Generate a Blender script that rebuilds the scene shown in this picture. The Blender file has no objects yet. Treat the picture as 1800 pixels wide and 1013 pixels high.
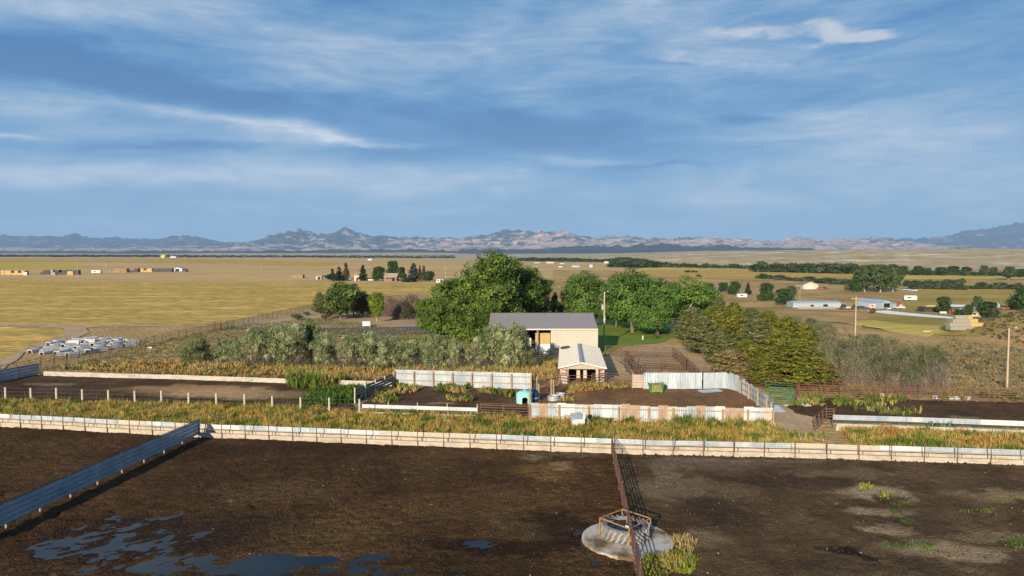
import bpy, math, random
import numpy as np
from mathutils import Vector, geometry
R = math.radians
S = bpy.context.scene
C = S.collection
random.seed(7)
rng = np.random.default_rng(7)

# ---------------------------------------------------------------- camera
CAM_H = 16.0
FOC = 1200.0                      # focal length in photograph pixels (1800 wide)
PITCH = math.atan((506.5 - 447.0) / FOC)
cam_d = bpy.data.cameras.new('camera')
cam = bpy.data.objects.new('camera', cam_d); C.objects.link(cam)
cam_d.lens = 24; cam_d.sensor_width = 36
cam_d.clip_start = 0.5; cam_d.clip_end = 90000
cam.location = (0, 0, CAM_H)
cam.rotation_euler = (R(90) - PITCH, 0, 0)
S.camera = cam

# ---------------------------------------------------------------- exposure
S.view_settings.view_transform = 'Standard'
S.view_settings.look = 'None'
S.view_settings.exposure = 0.72
S.view_settings.gamma = 1.0
S.view_settings.use_curve_mapping = False
S.cycles.max_bounces = 6
S.cycles.transparent_max_bounces = 4
S.cycles.volume_bounces = 0

# ---------------------------------------------------------------- sun
SDX, SDY = 1.22, 3.05                                   # shadow vector per metre of height
SUN_EL = math.atan(1 / math.hypot(SDX, SDY))
sun_d = bpy.data.lights.new('sun', 'SUN')
sun = bpy.data.objects.new('sun', sun_d); C.objects.link(sun)
sun_d.energy = 4.5; sun_d.angle = R(0.5); sun_d.color = (1.0, 0.85, 0.66)
sdir = Vector((SDX, SDY, -1)).normalized()
sun.rotation_euler = sdir.to_track_quat('-Z', 'Y').to_euler()

# ---------------------------------------------------------------- world: Nishita sky with broken cloud
W = bpy.data.worlds.new('World'); S.world = W; W.use_nodes = True
nt = W.node_tree; nt.nodes.clear(); L = nt.links
def wn(t, **k):
    n = nt.nodes.new(t)
    for a, b in k.items(): setattr(n, a, b)
    return n
def wm(op, a, b=None, clamp=False):
    n = wn('ShaderNodeMath', operation=op); n.use_clamp = clamp
    for i, v in enumerate((a, b)):
        if v is None: continue
        if isinstance(v, (int, float)): n.inputs[i].default_value = v
        else: L.new(v, n.inputs[i])
    return n.outputs[0]
sky = wn('ShaderNodeTexSky', sky_type='NISHITA')
sky.sun_disc = False
sky.sun_elevation = SUN_EL
sky.sun_rotation = math.atan2(-SDX, -SDY)
sky.altitude = 1400; sky.air_density = 1.0; sky.dust_density = 0.6; sky.ozone_density = 1.6
tc = wn('ShaderNodeTexCoord')
sep = wn('ShaderNodeSeparateXYZ'); L.new(tc.outputs['Generated'], sep.inputs[0])
dx, dy, dz = sep.outputs
def noise3(sx, sy, sz, scale, detail=6, rough=.55, off=0.0, dist=0.0):
    mp = wn('ShaderNodeMapping'); mp.inputs['Scale'].default_value = (sx, sy, sz)
    mp.inputs['Location'].default_value = (off, off * .7, off * 1.3)
    L.new(tc.outputs['Generated'], mp.inputs[0])
    n = wn('ShaderNodeTexNoise'); n.inputs['Scale'].default_value = scale
    n.inputs['Detail'].default_value = detail; n.inputs['Roughness'].default_value = rough
    n.inputs['Distortion'].default_value = dist
    L.new(mp.outputs[0], n.inputs['Vector']); return n.outputs['Fac']
# azimuth and elevation tangents of the direction, warped a little by noise
warp1 = noise3(1, 1, 3.5, 4.0, 5, .6, 3.1)
warp2 = noise3(1, 1, 3.5, 5.0, 5, .6, 9.7)
yy = wm('MAXIMUM', dy, 0.05)
U = wm('ADD', wm('DIVIDE', dx, yy), wm('MULTIPLY', wm('SUBTRACT', warp1, .5), .30))
V = wm('ADD', wm('DIVIDE', dz, yy), wm('MULTIPLY', wm('SUBTRACT', warp2, .5), .06))
def px2uv(px, py):
    a = math.atan((506.5 - py) / FOC) - PITCH
    return (px - 900) / FOC, math.tan(a)
def blob(px, py, wx, wy, amp, tilt=0.0):
    u0, v0 = px2uv(px, py)
    du = wm('SUBTRACT', U, u0); dv = wm('SUBTRACT', V, v0)
    dv = wm('SUBTRACT', dv, wm('MULTIPLY', du, tilt))
    a = wm('MULTIPLY', du, FOC / wx); b = wm('MULTIPLY', dv, FOC / wy)
    q = wm('ADD', wm('MULTIPLY', a, a), wm('MULTIPLY', b, b))
    return wm('MULTIPLY', wm('EXPONENT', wm('MULTIPLY', q, -1.0)), amp)
big = noise3(1, 1, 3.2, 2.6, 4, .5, 1.3, .3)
mid = noise3(1, 1, 4.6, 5.0, 8, .60, 5.2, .7)
fine = noise3(1, 1, 8.0, 11.0, 8, .68, 2.4, 1.2)
val = wm('ADD', .36, wm('MULTIPLY', wm('SUBTRACT', big, .5), 1.3))
val = wm('ADD', val, wm('MULTIPLY', wm('SUBTRACT', mid, .5), .95))
val = wm('ADD', val, wm('MULTIPLY', wm('SUBTRACT', fine, .5), .42))
for b in [(120, 15, 330, 50, .26), (60, 115, 190, 36, -.34, -.1), (330, 150, 260, 30, -.22, -.15), (560, 170, 300, 30, -.12, -.1),
          (620, 120, 330, 50, .14, -.1), (850, 60, 420, 60, .06), (1050, 235, 330, 26, -.24), (760, 268, 170, 13, -.34), (400, 262, 90, 9, -.2),
          (60, 185, 260, 30, .24, -.12), (420, 212, 260, 13, .28, -.16), (620, 243, 120, 8, .2, -.1), (20, 234, 60, 6, .3),
          (150, 300, 330, 24, .26), (980, 275, 230, 12, .26, -.05), (560, 320, 420, 24, .20), (1300, 230, 300, 30, .14),
          (1450, 200, 170, 22, .12, .1), (1190, 291, 90, 4, -.3), (1700, 60, 200, 60, -.10), (1650, 240, 260, 34, .12),
          (1120, 350, 260, 22, .20), (700, 372, 260, 14, .14), (1500, 330, 330, 26, .12), (100, 392, 300, 14, .12),
          (1310, 215, 60, 10, -.26), (1400, 120, 260, 50, .05), (1620, 300, 120, 8, .10), (250, 255, 120, 7, -.22)]:
    val = wm('ADD', val, blob(*b[:4], b[4] * 1.45, *b[5:]))
ramp = wn('ShaderNodeValToRGB'); cr = ramp.color_ramp
def setramp(cr, stops):
    while len(cr.elements) > 1: cr.elements.remove(cr.elements[-1])
    cr.elements[0].position = stops[0][0]; cr.elements[0].color = (*stops[0][1], 1)
    for p, c in stops[1:]:
        e = cr.elements.new(p); e.color = (*c, 1)
setramp(cr, [(0.0, (.030, .135, .36)), (.20, (.058, .195, .44)), (.40, (.13, .285, .50)), (.58, (.25, .375, .55)), (.78, (.42, .50, .63)), (1.0, (.62, .67, .75))])
L.new(val, ramp.inputs[0])
# clear sky shows through where the cloud is thin; the air pales towards the horizon
cover = wm('ADD', .90, wm('MULTIPLY', val, .10), clamp=True)
skys = wn('ShaderNodeVectorMath', operation='SCALE'); L.new(sky.outputs[0], skys.inputs[0]); skys.inputs['Scale'].default_value = .09
mx = wn('ShaderNodeMix', data_type='RGBA'); L.new(cover, mx.inputs['Factor'])
L.new(skys.outputs[0], mx.inputs['A']); L.new(ramp.outputs[0], mx.inputs['B'])
hz = wm('EXPONENT', wm('MULTIPLY', wm('MAXIMUM', dz, 0.0), -10.0))
mx2 = wn('ShaderNodeMix', data_type='RGBA'); L.new(wm('MULTIPLY', hz, .80), mx2.inputs['Factor'])
L.new(mx.outputs['Result'], mx2.inputs['A']); mx2.inputs['B'].default_value = (.31, .54, .74, 1)
# a few small sunlit cumulus scraps
wispn = noise3(1, 1, 2.2, 26, 9, .66, 4.4, .4)
wisp = blob(1275, 55, 75, 17, .75, .12)
for b in [(1420, 38, 60, 22, .9, .0), (1500, 58, 85, 15, .9, .03), (1390, 75, 30, 6, .5), (1220, 102, 60, 9, .5, -.05), (1345, 105, 70, 8, .5), (1745, 382, 80, 12, .62, .06), (1620, 397, 70, 7, .30), (600, 371, 45, 3, .45), (1740, 8, 80, 14, .2)]:
    wisp = wm('ADD', wisp, blob(*b))
wf = wm('MULTIPLY', wm('SUBTRACT', wm('ADD', wisp, wm('MULTIPLY', wispn, 1.1)), .88), 2.2, clamp=True)
wf = wm('MULTIPLY', wf, wm('MULTIPLY', wisp, 2.0, clamp=True))
mx3 = wn('ShaderNodeMix', data_type='RGBA'); L.new(wm('MULTIPLY', wf, .72), mx3.inputs['Factor'])
L.new(mx2.outputs['Result'], mx3.inputs['A']); mx3.inputs['B'].default_value = (.60, .62, .66, 1)
bg = wn('ShaderNodeBackground'); bg.inputs['Strength'].default_value = .70
L.new(mx3.outputs['Result'], bg.inputs['Color'])
wo = wn('ShaderNodeOutputWorld'); L.new(bg.outputs[0], wo.inputs['Surface'])

# ---------------------------------------------------------------- noise in numpy
def _h(ix, iy, s):
    n = (ix.astype(np.int64) * 374761393 + iy.astype(np.int64) * 668265263 + s * 1442695041) & 0xffffffff
    n = ((n ^ (n >> 13)) * 1274126177) & 0xffffffff
    n = (n ^ (n >> 16)) & 0xffffff
    return n / float(0xffffff)
def vnoise(x, y, s=0):
    x = np.asarray(x, float); y = np.asarray(y, float)
    ix = np.floor(x); iy = np.floor(y); fx = x - ix; fy = y - iy
    fx = fx * fx * fx * (fx * (fx * 6 - 15) + 10); fy = fy * fy * fy * (fy * (fy * 6 - 15) + 10)
    a = _h(ix, iy, s); b = _h(ix + 1, iy, s); c = _h(ix, iy + 1, s); d = _h(ix + 1, iy + 1, s)
    return (a + (b - a) * fx) * (1 - fy) + (c + (d - c) * fx) * fy
def fbm(x, y, o=4, s=0, g=.5):
    t = 0; a = 1; n = 0
    x = np.asarray(x, float); y = np.asarray(y, float)
    for i in range(o):
        t = t + a * vnoise(x, y, s + i * 17); n += a; a *= g
        x, y = x * 1.93 + y * .51 + 7.3, y * 1.93 - x * .51 + 3.1
    return t / n
def ridged(x, y, o=5, s=0):
    t = 0; a = 1; n = 0; x = np.asarray(x, float); y = np.asarray(y, float)
    for i in range(o):
        t = t + a * (1 - np.abs(2 * vnoise(x, y, s + i * 13) - 1)); n += a; a *= .52
        x, y = x * 1.9 + y * .6 + 5.3, y * 1.9 - x * .6 + 1.7
    return t / n
def sstep(t):
    t = np.clip(t, 0, 1); return t * t * (3 - 2 * t)

# ---------------------------------------------------------------- terrain height
XC_Y = [0, 115, 135, 150, 170, 206, 260, 350, 500, 900, 2000, 5000]
XC_X = [78, 78, 74, 70, 67, 58, 42, 24, 0, -40, -200, -900]
def tz(x, y):
    x = np.asarray(x, float); y = np.asarray(y, float)
    xc = np.interp(y, XC_Y, XC_X)
    s = x - xc + 8 * (fbm(x / 40, y / 40, 3, 5) - .5) * sstep((y - 100) / 60)
    z = -10.0 * sstep(s / 62)
    far = sstep((y - 190) / 220)
    z = z + far * (fbm(x / 120, y / 120, 3, 11) - .5) * 2.2
    z = z + 11.5 * np.exp(-(((x - 172) / 34) ** 2 + ((y - 196) / 34) ** 2))                 # sage hill at the right
    hill = sstep((y - 1150) / 900) * sstep((x / y + .02) / .35)                             # badland bench beyond the river
    z = z + hill * (19 + 17 * sstep((y - 1900) / 1200) + 9 * sstep((x / y - .3) / .3) + 17 * (ridged(x / 520, y / 420, 5, 31) - .5))
    z = z + 70 * sstep((y - 6000) / 10000) + sstep((y - 3000) / 3000) * 40 * (fbm(x / 1500, y / 1500, 4, 41) - .5)
    return z
def ray(px, py):
    v = Vector(((px - 900) / FOC, (506.5 - py) / FOC, -1))
    c, s = math.cos(R(90) - PITCH), math.sin(R(90) - PITCH)
    return Vector((v.x, v.y * c - v.z * s, v.y * s + v.z * c))
def G(px, py):
    """point of the terrain that the photograph shows at (px, py)"""
    d = ray(px, py); d = d / d.y
    ys = np.concatenate([np.arange(20, 400, .5), np.arange(400, 4000, 4), np.arange(4000, 16000, 40)])
    zr = CAM_H + d.z * ys; zt = tz(d.x * ys, ys)
    k = np.nonzero(zr <= zt)[0]
    if len(k) == 0: k = [len(ys) - 1]
    i = int(k[0])
    a, b = (ys[i - 1], ys[i]) if i > 0 else (ys[0], ys[0])
    for _ in range(20):
        m = (a + b) / 2
        if CAM_H + d.z * m <= float(tz(d.x * m, m)): b = m
        else: a = m
    return Vector((d.x * b, b, float(tz(d.x * b, b))))
def top_z(px, py, y):
    d = ray(px, py); return CAM_H + d.z / d.y * y
def pxm(y): return y / FOC        # metres per photograph pixel at depth y

# ---------------------------------------------------------------- materials
MATS = {}
def new_mat(name):
    m = bpy.data.materials.new(name); m.use_nodes = True; MATS[name] = m
    n = m.node_tree.nodes; n.clear(); return m, n, m.node_tree.links
def mat(name, cols, scale=1.0, stretch=(1, 1, 1), rough=.9, metal=0.0, bump=0.0, bscale=None, detail=6, attr=None, lo=.3, hi=.7,
        spec=.3, scale2=None, amt2=.35, transl=0.0, coord='Object', trough=.6):
    """procedural surface: a noise ramp over cols, a finer noise on top, optional bump"""
    if coord == 'World' and spec == .3: spec = .03
    m, N, K = new_mat(name)
    out = N.new('ShaderNodeOutputMaterial')
    tcn = N.new('ShaderNodeTexCoord'); mp = N.new('ShaderNodeMapping'); mp.inputs['Scale'].default_value = stretch
    if coord == 'World':
        ge = N.new('ShaderNodeNewGeometry'); K.new(ge.outputs['Position'], mp.inputs[0])
    else: K.new(tcn.outputs[coord], mp.inputs[0])
    no = N.new('ShaderNodeTexNoise'); no.inputs['Scale'].default_value = scale; no.inputs['Detail'].default_value = detail
    no.inputs['Roughness'].default_value = trough
    K.new(mp.outputs[0], no.inputs['Vector'])
    rp = N.new('ShaderNodeValToRGB'); k = len(cols)
    setramp(rp.color_ramp, [(lo + (hi - lo) * i / max(1, k - 1), c) for i, c in enumerate(cols)])
    K.new(no.outputs['Fac'], rp.inputs[0])
    col = rp.outputs[0]
    if scale2:
        n2 = N.new('ShaderNodeTexNoise'); n2.inputs['Scale'].default_value = scale2; n2.inputs['Detail'].default_value = 4
        n2.inputs['Roughness'].default_value = .7
        K.new(mp.outputs[0], n2.inputs['Vector'])
        mr = N.new('ShaderNodeMapRange'); mr.inputs['From Min'].default_value = .3; mr.inputs['From Max'].default_value = .7
        mr.inputs['To Min'].default_value = 1 - amt2; mr.inputs['To Max'].default_value = 1 + amt2
        K.new(n2.outputs['Fac'], mr.inputs['Value'])
        vm = N.new('ShaderNodeVectorMath'); vm.operation = 'SCALE'; K.new(col, vm.inputs[0]); K.new(mr.outputs[0], vm.inputs['Scale'])
        col = vm.outputs[0]
    if attr:
        at = N.new('ShaderNodeAttribute'); at.attribute_name = attr
        vm = N.new('ShaderNodeVectorMath'); vm.operation = 'MULTIPLY'
        K.new(col, vm.inputs[0]); K.new(at.outputs['Color'], vm.inputs[1]); col = vm.outputs[0]
    bs = N.new('ShaderNodeBsdfPrincipled')
    K.new(col, bs.inputs['Base Color']); bs.inputs['Roughness'].default_value = rough; bs.inputs['Metallic'].default_value = metal
    bs.inputs['Specular IOR Level'].default_value = spec
    if bump:
        b = N.new('ShaderNodeBump'); b.inputs['Strength'].default_value = 1.0; b.inputs['Distance'].default_value = bump
        if bscale:
            nb = N.new('ShaderNodeTexNoise'); nb.inputs['Scale'].default_value = bscale; nb.inputs['Detail'].default_value = 5
            K.new(mp.outputs[0], nb.inputs['Vector']); K.new(nb.outputs['Fac'], b.inputs['Height'])
        else: K.new(no.outputs['Fac'], b.inputs['Height'])
        K.new(b.outputs[0], bs.inputs['Normal'])
    sh = bs.outputs[0]
    if transl:
        tr = N.new('ShaderNodeBsdfTranslucent'); K.new(col, tr.inputs['Color'])
        ms = N.new('ShaderNodeMixShader'); ms.inputs[0].default_value = transl
        K.new(bs.outputs[0], ms.inputs[1]); K.new(tr.outputs[0], ms.inputs[2]); sh = ms.outputs[0]
    K.new(sh, out.inputs['Surface'])
    return m
W1 = (1, 1, 1)
# leaves and weeds take their colour from the mesh (each leaf clump, each plant its own)
mat('leaf', [(.85, .85, .85), (1.1, 1.1, 1.1)], 1.5, attr='Col', rough=.75, transl=.28, spec=.2)
mat('weed', [(.85, .85, .85), (1.12, 1.12, 1.12)], 1.2, attr='Col', rough=.85, transl=.25, spec=.1)
mat('bark', [(.10, .075, .055), (.22, .18, .14)], 3, (1, 1, .3), bump=.03)
mat('pale_bark', [(.30, .26, .20), (.48, .43, .35)], 3, (1, 1, .3), bump=.03)
mat('dry_grass', [(.28, .18, .07), (.42, .275, .11), (.55, .37, .155)], .035, (1, 1, 1), scale2=1.1, amt2=.42, bump=.25, bscale=1.3, coord='World')
mat('hay_field', [(.37, .265, .07), (.53, .335, .09), (.39, .285, .075), (.70, .42, .12), (.50, .325, .095)], .16, (.20, .55, 1), scale2=1.2, amt2=.5, bump=.2, bscale=1.5, coord='World', detail=9, lo=.34, hi=.66, trough=.7)
mat('green_field', [(.38, .31, .05), (.60, .44, .07)], .01, (.3, 1, 1), scale2=.2, amt2=.2, coord='World')
mat('orange_field', [(.42, .26, .07), (.56, .36, .09)], .01, (.3, 1, 1), scale2=.1, amt2=.2, coord='World')
mat('gold_field', [(.44, .34, .08), (.62, .46, .11)], .012, (.3, 1, 1), scale2=.1, amt2=.25, coord='World')
mat('valley_grass', [(.28, .21, .055), (.44, .31, .09)], .02, (.4, 1.2, 1), scale2=.3, amt2=.25, coord='World')
mat('tan_field', [(.48, .31, .13), (.60, .40, .17)], .008, (.3, 1, 1), scale2=.1, amt2=.2, coord='World')
mat('lawn', [(.13, .19, .03), (.20, .26, .045)], .2, scale2=2.5, amt2=.3, coord='World', bump=.05)
mat('track', [(.38, .25, .135), (.54, .38, .22)], .25, (1, 1, 1), scale2=2.0, amt2=.25, coord='World')
mat('gravel', [(.78, .75, .70), (.86, .83, .78)], .3, scale2=2, amt2=.15, coord='World')
mat('asphalt', [(.10, .095, .095), (.15, .14, .135)], .3, scale2=3, amt2=.2, coord='World')
mat('yard_soil', [(.32, .21, .11), (.50, .36, .20)], .15, scale2=1.5, amt2=.3, coord='World', bump=.05)
mat('mud', [(.72, .72, .72), (1.22, 1.22, 1.22)], 1.7, attr='Col', rough=.9, spec=.03, scale2=9, amt2=.5, bump=.10, bscale=6.0, coord='World', detail=9)
mat('concrete', [(.42, .37, .29), (.56, .51, .42)], 1.1, (1, 1, 2.5), rough=.85, bump=.01, bscale=20, scale2=6, amt2=.1)
mat('bunk_concrete', [(.30, .25, .18), (.41, .36, .28), (.47, .42, .35)], .9, (1, 1, 3.0), rough=.85, bump=.01, bscale=14, scale2=4, amt2=.16, coord='World')
mat('pad_concrete', [(.13, .085, .045), (.34, .27, .18), (.46, .42, .36)], .45, lo=.42, hi=.56, rough=.8, bump=.01, bscale=12, scale2=5, amt2=.2)
mat('galvanised', [(.28, .34, .39), (.40, .45, .48), (.52, .55, .56)], .55, (1, 1, .35), rough=.5, metal=.35, scale2=3, amt2=.14, coord='World')
mat('blue_steel', [(.19, .25, .29), (.30, .36, .40)], .7, (1, 1, 1), rough=.5, metal=.2, scale2=4, amt2=.15, coord='World')
mat('rusty_pipe', [(.10, .045, .03), (.19, .10, .065)], 3, rough=.8, scale2=14, amt2=.3)
mat('orange_pipe', [(.22, .11, .045), (.34, .19, .09)], 3, rough=.8, scale2=14, amt2=.3)
mat('dark_pipe', [(.05, .04, .035), (.10, .08, .07)], 3, rough=.7)
mat('green_pipe', [(.02, .12, .06), (.04, .18, .09)], 3, rough=.5)
mat('white_pipe', [(.6, .6, .58), (.75, .75, .72)], 3, rough=.5)
mat('wood_post', [(.24, .16, .10), (.42, .31, .21)], 2, (4, 4, .5), rough=.9, bump=.01)
mat('pale_post', [(.42, .38, .28), (.58, .54, .42)], 2, (4, 4, .5), rough=.9)
mat('old_board', [(.10, .09, .085), (.22, .19, .17)], 2, (1, 1, 4), rough=.9)
mat('rust_sheet', [(.26, .18, .12), (.40, .30, .22)], 1.2, (1, 1, .3), rough=.7, scale2=6, amt2=.25)
mat('cream_siding', [(.46, .41, .33), (.50, .45, .36)], .5, rough=.6, scale2=3, amt2=.05)
mat('cream_roof', [(.76, .67, .52), (.80, .72, .58)], .6, rough=.55, scale2=3, amt2=.07)
mat('grey_roof', [(.23, .205, .20), (.27, .24, .235)], .5, rough=.5, scale2=2, amt2=.08)
mat('pink_siding', [(.38, .30, .25), (.46, .37, .31)], .8, (3, 3, 1), rough=.7, scale2=4, amt2=.1)
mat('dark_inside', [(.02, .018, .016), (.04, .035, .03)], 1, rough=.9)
mat('hay', [(.36, .25, .10), (.50, .37, .16)], 3, (1, 1, 3), rough=.95, scale2=18, amt2=.3, bump=.03)
mat('old_hay', [(.20, .20, .16), (.32, .30, .23)], 3, rough=.95, scale2=14, amt2=.3)
mat('white_paint', [(.50, .50, .485), (.60, .60, .58)], 1, rough=.5)
mat('teal_plastic', [(.24, .60, .52), (.31, .68, .60)], .8, rough=.45)
mat('dark_opening', [(.01, .012, .012), (.02, .02, .02)], 1)
mat('green_paint', [(.08, .22, .04), (.14, .32, .07)], 3, rough=.55, scale2=9, amt2=.3)
mat('navy_plastic', [(.01, .03, .08), (.02, .05, .12)], 1, rough=.4)
mat('tyre_rubber', [(.09, .085, .08), (.20, .19, .175)], 2.0, rough=.85, bump=.01, scale2=8, amt2=.3)
mat('red_paint', [(.28, .06, .035), (.42, .11, .06)], 2, rough=.6)
mat('dark_metal', [(.03, .03, .03), (.07, .065, .06)], 2, rough=.6)
mat('tan_wall', [(.44, .36, .26), (.55, .46, .34)], 1, rough=.8)
mat('brown_wall', [(.20, .12, .08), (.28, .18, .12)], 1, rough=.8)
mat('shingle', [(.16, .14, .12), (.24, .21, .18)], 2, rough=.9)
mat('blue_roof', [(.30, .38, .44), (.40, .48, .53)], 1, rough=.5, metal=.2)
mat('glass', [(.02, .025, .03), (.04, .05, .06)], 1, rough=.1, spec=.6)
mat('pole_wood', [(.36, .26, .17), (.52, .40, .28)], 2, (5, 5, .4), rough=.9)
mat('badland', [(.27, .205, .09), (.42, .31, .15), (.46, .36, .20), (.95, .82, .64)], .012, (.6, 1.0, 1), scale2=.05, amt2=.3, coord='World', detail=9, lo=.30, hi=.68, trough=.7)
mat('pebble', [(.35, .33, .30), (.62, .60, .56)], 2)
m, N, K = new_mat('water')
o_ = N.new('ShaderNodeOutputMaterial'); b_ = N.new('ShaderNodeBsdfPrincipled')
nz = N.new('ShaderNodeTexNoise'); nz.inputs['Scale'].default_value = 2.2; bp_ = N.new('ShaderNodeBump')
bp_.inputs['Distance'].default_value = .004; bp_.inputs['Strength'].default_value = .5
K.new(nz.outputs['Fac'], bp_.inputs['Height']); K.new(bp_.outputs[0], b_.inputs['Normal'])
b_.inputs['Base Color'].default_value = (.012, .010, .008, 1); b_.inputs['Roughness'].default_value = .04
b_.inputs['IOR'].default_value = 1.36
K.new(b_.outputs[0], o_.inputs['Surface'])

# ---------------------------------------------------------------- mesh building
class MB:
    def __init__(s): s.v = []; s.f = []; s.c = []
    def add(s, vs, fs, col=None):
        b = len(s.v); s.v += [tuple(p) for p in vs]
        s.f += [tuple(i + b for i in f) for f in fs]
        if col is not None: s.c += [col] * len(fs)
        return s
    def box(s, x0, x1, y0, y1, z0, z1):
        return s.add([(x0, y0, z0), (x1, y0, z0), (x1, y1, z0), (x0, y1, z0), (x0, y0, z1), (x1, y0, z1), (x1, y1, z1), (x0, y1, z1)],
                     [(0, 3, 2, 1), (4, 5, 6, 7), (0, 1, 5, 4), (1, 2, 6, 5), (2, 3, 7, 6), (3, 0, 4, 7)])
    def tube(s, a, b, r, n=6, r2=None, cap=True):
        a = Vector(a); b = Vector(b); r2 = r if r2 is None else r2
        d = (b - a).normalized(); u = d.orthogonal().normalized(); w = d.cross(u)
        vs = []
        for p, rr in ((a, r), (b, r2)):
            for i in range(n):
                t = 2 * math.pi * i / n; vs.append(p + (u * math.cos(t) + w * math.sin(t)) * rr)
        fs = [(i, (i + 1) % n, n + (i + 1) % n, n + i) for i in range(n)]
        if cap: fs += [tuple(range(n - 1, -1, -1)), tuple(range(n, 2 * n))]
        return s.add(vs, fs)
    def bar(s, a, b, w, h):
        """box beam from a to b, w wide across (horizontal), h high; a and b run along its centre"""
        a = Vector(a); b = Vector(b); d = (b - a).normalized()
        u = Vector((d.y, -d.x, 0))
        u = u.normalized() if u.length > 1e-4 else Vector((1, 0, 0))
        k = u.cross(d).normalized() * (h / 2); u = u * (w / 2)
        vs = [p + i * u + j * k for p in (a, b) for i, j in ((-1, -1), (1, -1), (1, 1), (-1, 1))]
        return s.add(vs, [(0, 1, 2, 3), (7, 6, 5, 4), (0, 4, 5, 1), (1, 5, 6, 2), (2, 6, 7, 3), (3, 7, 4, 0)])
    def lathe(s, prof, n=24, c=(0, 0, 0), close=False):
        vs = []
        for i in range(n):
            t = 2 * math.pi * i / n
            for r, z in prof: vs.append((c[0] + r * math.cos(t), c[1] + r * math.sin(t), c[2] + z))
        k = len(prof); fs = []
        for i in range(n):
            j = (i + 1) % n
            for q in range(k - 1): fs.append((i * k + q, j * k + q, j * k + q + 1, i * k + q + 1))
            if close: fs.append((i * k + k - 1, j * k + k - 1, j * k, i * k))
        return s.add(vs, fs)
    def mesh(s, name, m, smooth=False):
        me = bpy.data.meshes.new(name); me.from_pydata(s.v, [], s.f)
        me.materials.append(MATS[m]); me.update()
        if smooth: me.shade_smooth()
        return me
    def build(s, name, m, parent=None, loc=(0, 0, 0), smooth=False):
        return put(s.mesh(name, m, smooth), name, parent, loc)
def put(me, name, parent=None, loc=(0, 0, 0), rz=0.0):
    o = bpy.data.objects.new(name, me); C.objects.link(o)
    o.location = loc; o.rotation_euler = (0, 0, rz)
    if parent: o.parent = parent
    return o
def thing(name, label, cat, loc=(0, 0, 0), rz=0.0, group=None):
    o = bpy.data.objects.new(name, None); C.objects.link(o)
    o.location = loc; o.rotation_euler = (0, 0, rz); o.empty_display_size = .3
    return tag(o, label, cat, group)
def tag(o, label, cat=None, group=None, kind=None):
    o['label'] = label
    if cat: o['category'] = cat
    if group: o['group'] = group
    if kind: o['kind'] = kind
    return o
def copy_tree(o, parent=None):
    c = o.copy(); C.objects.link(c); c.parent = parent
    for ch in o.children: copy_tree(ch, c)
    return c
def clone(root, label, loc, rz=0.0, sc=(1, 1, 1)):
    """first use takes the prototype itself, later ones copy it and its parts"""
    if root.get('_used'):
        r = copy_tree(root)
    else:
        r = root; root['_used'] = 1
    r.location = loc; r.rotation_euler = (0, 0, rz); r.scale = sc
    r['label'] = label
    return r
def npmesh(name, V3, F, m, col=None, smooth=False):
    """V3 (n,3), F (k,3|4) as one mesh; col per vertex"""
    me = bpy.data.meshes.new(name)
    V3 = np.asarray(V3, np.float32); F = np.asarray(F, np.int32); k = F.shape[1]
    me.vertices.add(len(V3)); me.vertices.foreach_set('co', V3.ravel())
    me.loops.add(F.size); me.loops.foreach_set('vertex_index', F.ravel())
    me.polygons.add(len(F)); me.polygons.foreach_set('loop_start', np.arange(0, F.size, k, dtype=np.int32))
    me.polygons.foreach_set('loop_total', np.full(len(F), k, np.int32))
    if col is not None:
        a = me.color_attributes.new('Col', 'FLOAT_COLOR', 'POINT')
        c4 = np.ones((len(V3), 4), np.float32); c4[:, :3] = col
        a.data.foreach_set('color', c4.ravel())
    me.materials.append(MATS[m]); me.update(calc_edges=True); me.validate()
    if smooth: me.shade_smooth()
    return me
ORD = ['first', 'second', 'third', 'fourth', 'fifth', 'sixth', 'seventh', 'eighth', 'ninth', 'tenth', 'eleventh', 'twelfth', 'thirteenth',
       'fourteenth', 'fifteenth', 'sixteenth', 'seventeenth', 'eighteenth', 'nineteenth', 'twentieth']
mat('strip_cream', [(.40, .36, .28), (.48, .44, .36)], .6, rough=.5, scale2=3, amt2=.1, coord='World')
mat('white_concrete', [(.30, .26, .21), (.42, .38, .32), (.48, .44, .38)], .9, (1, 1, 2), rough=.85, scale2=4, amt2=.15, coord='World', bump=.01, bscale=12)
mat('pale_bunk', [(.36, .37, .38), (.52, .51, .48)], 1.2, rough=.85, scale2=4, amt2=.12, coord='World')
mat('bright_sheet', [(.32, .40, .44), (.56, .61, .62)], 1.6, (1, 1, .2), rough=.45, metal=.35, scale2=5, amt2=.18, coord='World')
mat('old_galv', [(.26, .27, .28), (.36, .36, .36)], 2, rough=.6, scale2=6, amt2=.2)
mat('rust_hay', [(.20, .13, .07), (.34, .23, .12)], 3, rough=.95, scale2=14, amt2=.3)
mat('dark_bark', [(.06, .04, .03), (.12, .085, .065)], 3, rough=.9)
mat('gold_wall', [(.55, .42, .12), (.62, .48, .15)], 1)
mat('tan_roof', [(.30, .24, .18), (.40, .33, .25)], 1, rough=.8)
mat('galv_roof', [(.40, .44, .47), (.52, .55, .57)], .8, (1, 1, 1), rough=.5, metal=.3, scale2=4, amt2=.2)
mat('old_board2', [(.22, .19, .17), (.36, .32, .28)], 1.2, (1, 1, 3), rough=.9)
mat('white_wrap', [(.55, .57, .60), (.72, .72, .72)], 1.5, rough=.5)
mat('pink_tank', [(.5, .38, .36), (.58, .46, .43)], 1, rough=.5)
mat('tyre_lug', [(.20, .20, .195), (.34, .33, .31)], 2.0, rough=.85)
mat('dark_rust', [(.075, .035, .022), (.14, .075, .045)], 3, rough=.85, scale2=14, amt2=.3)

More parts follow.
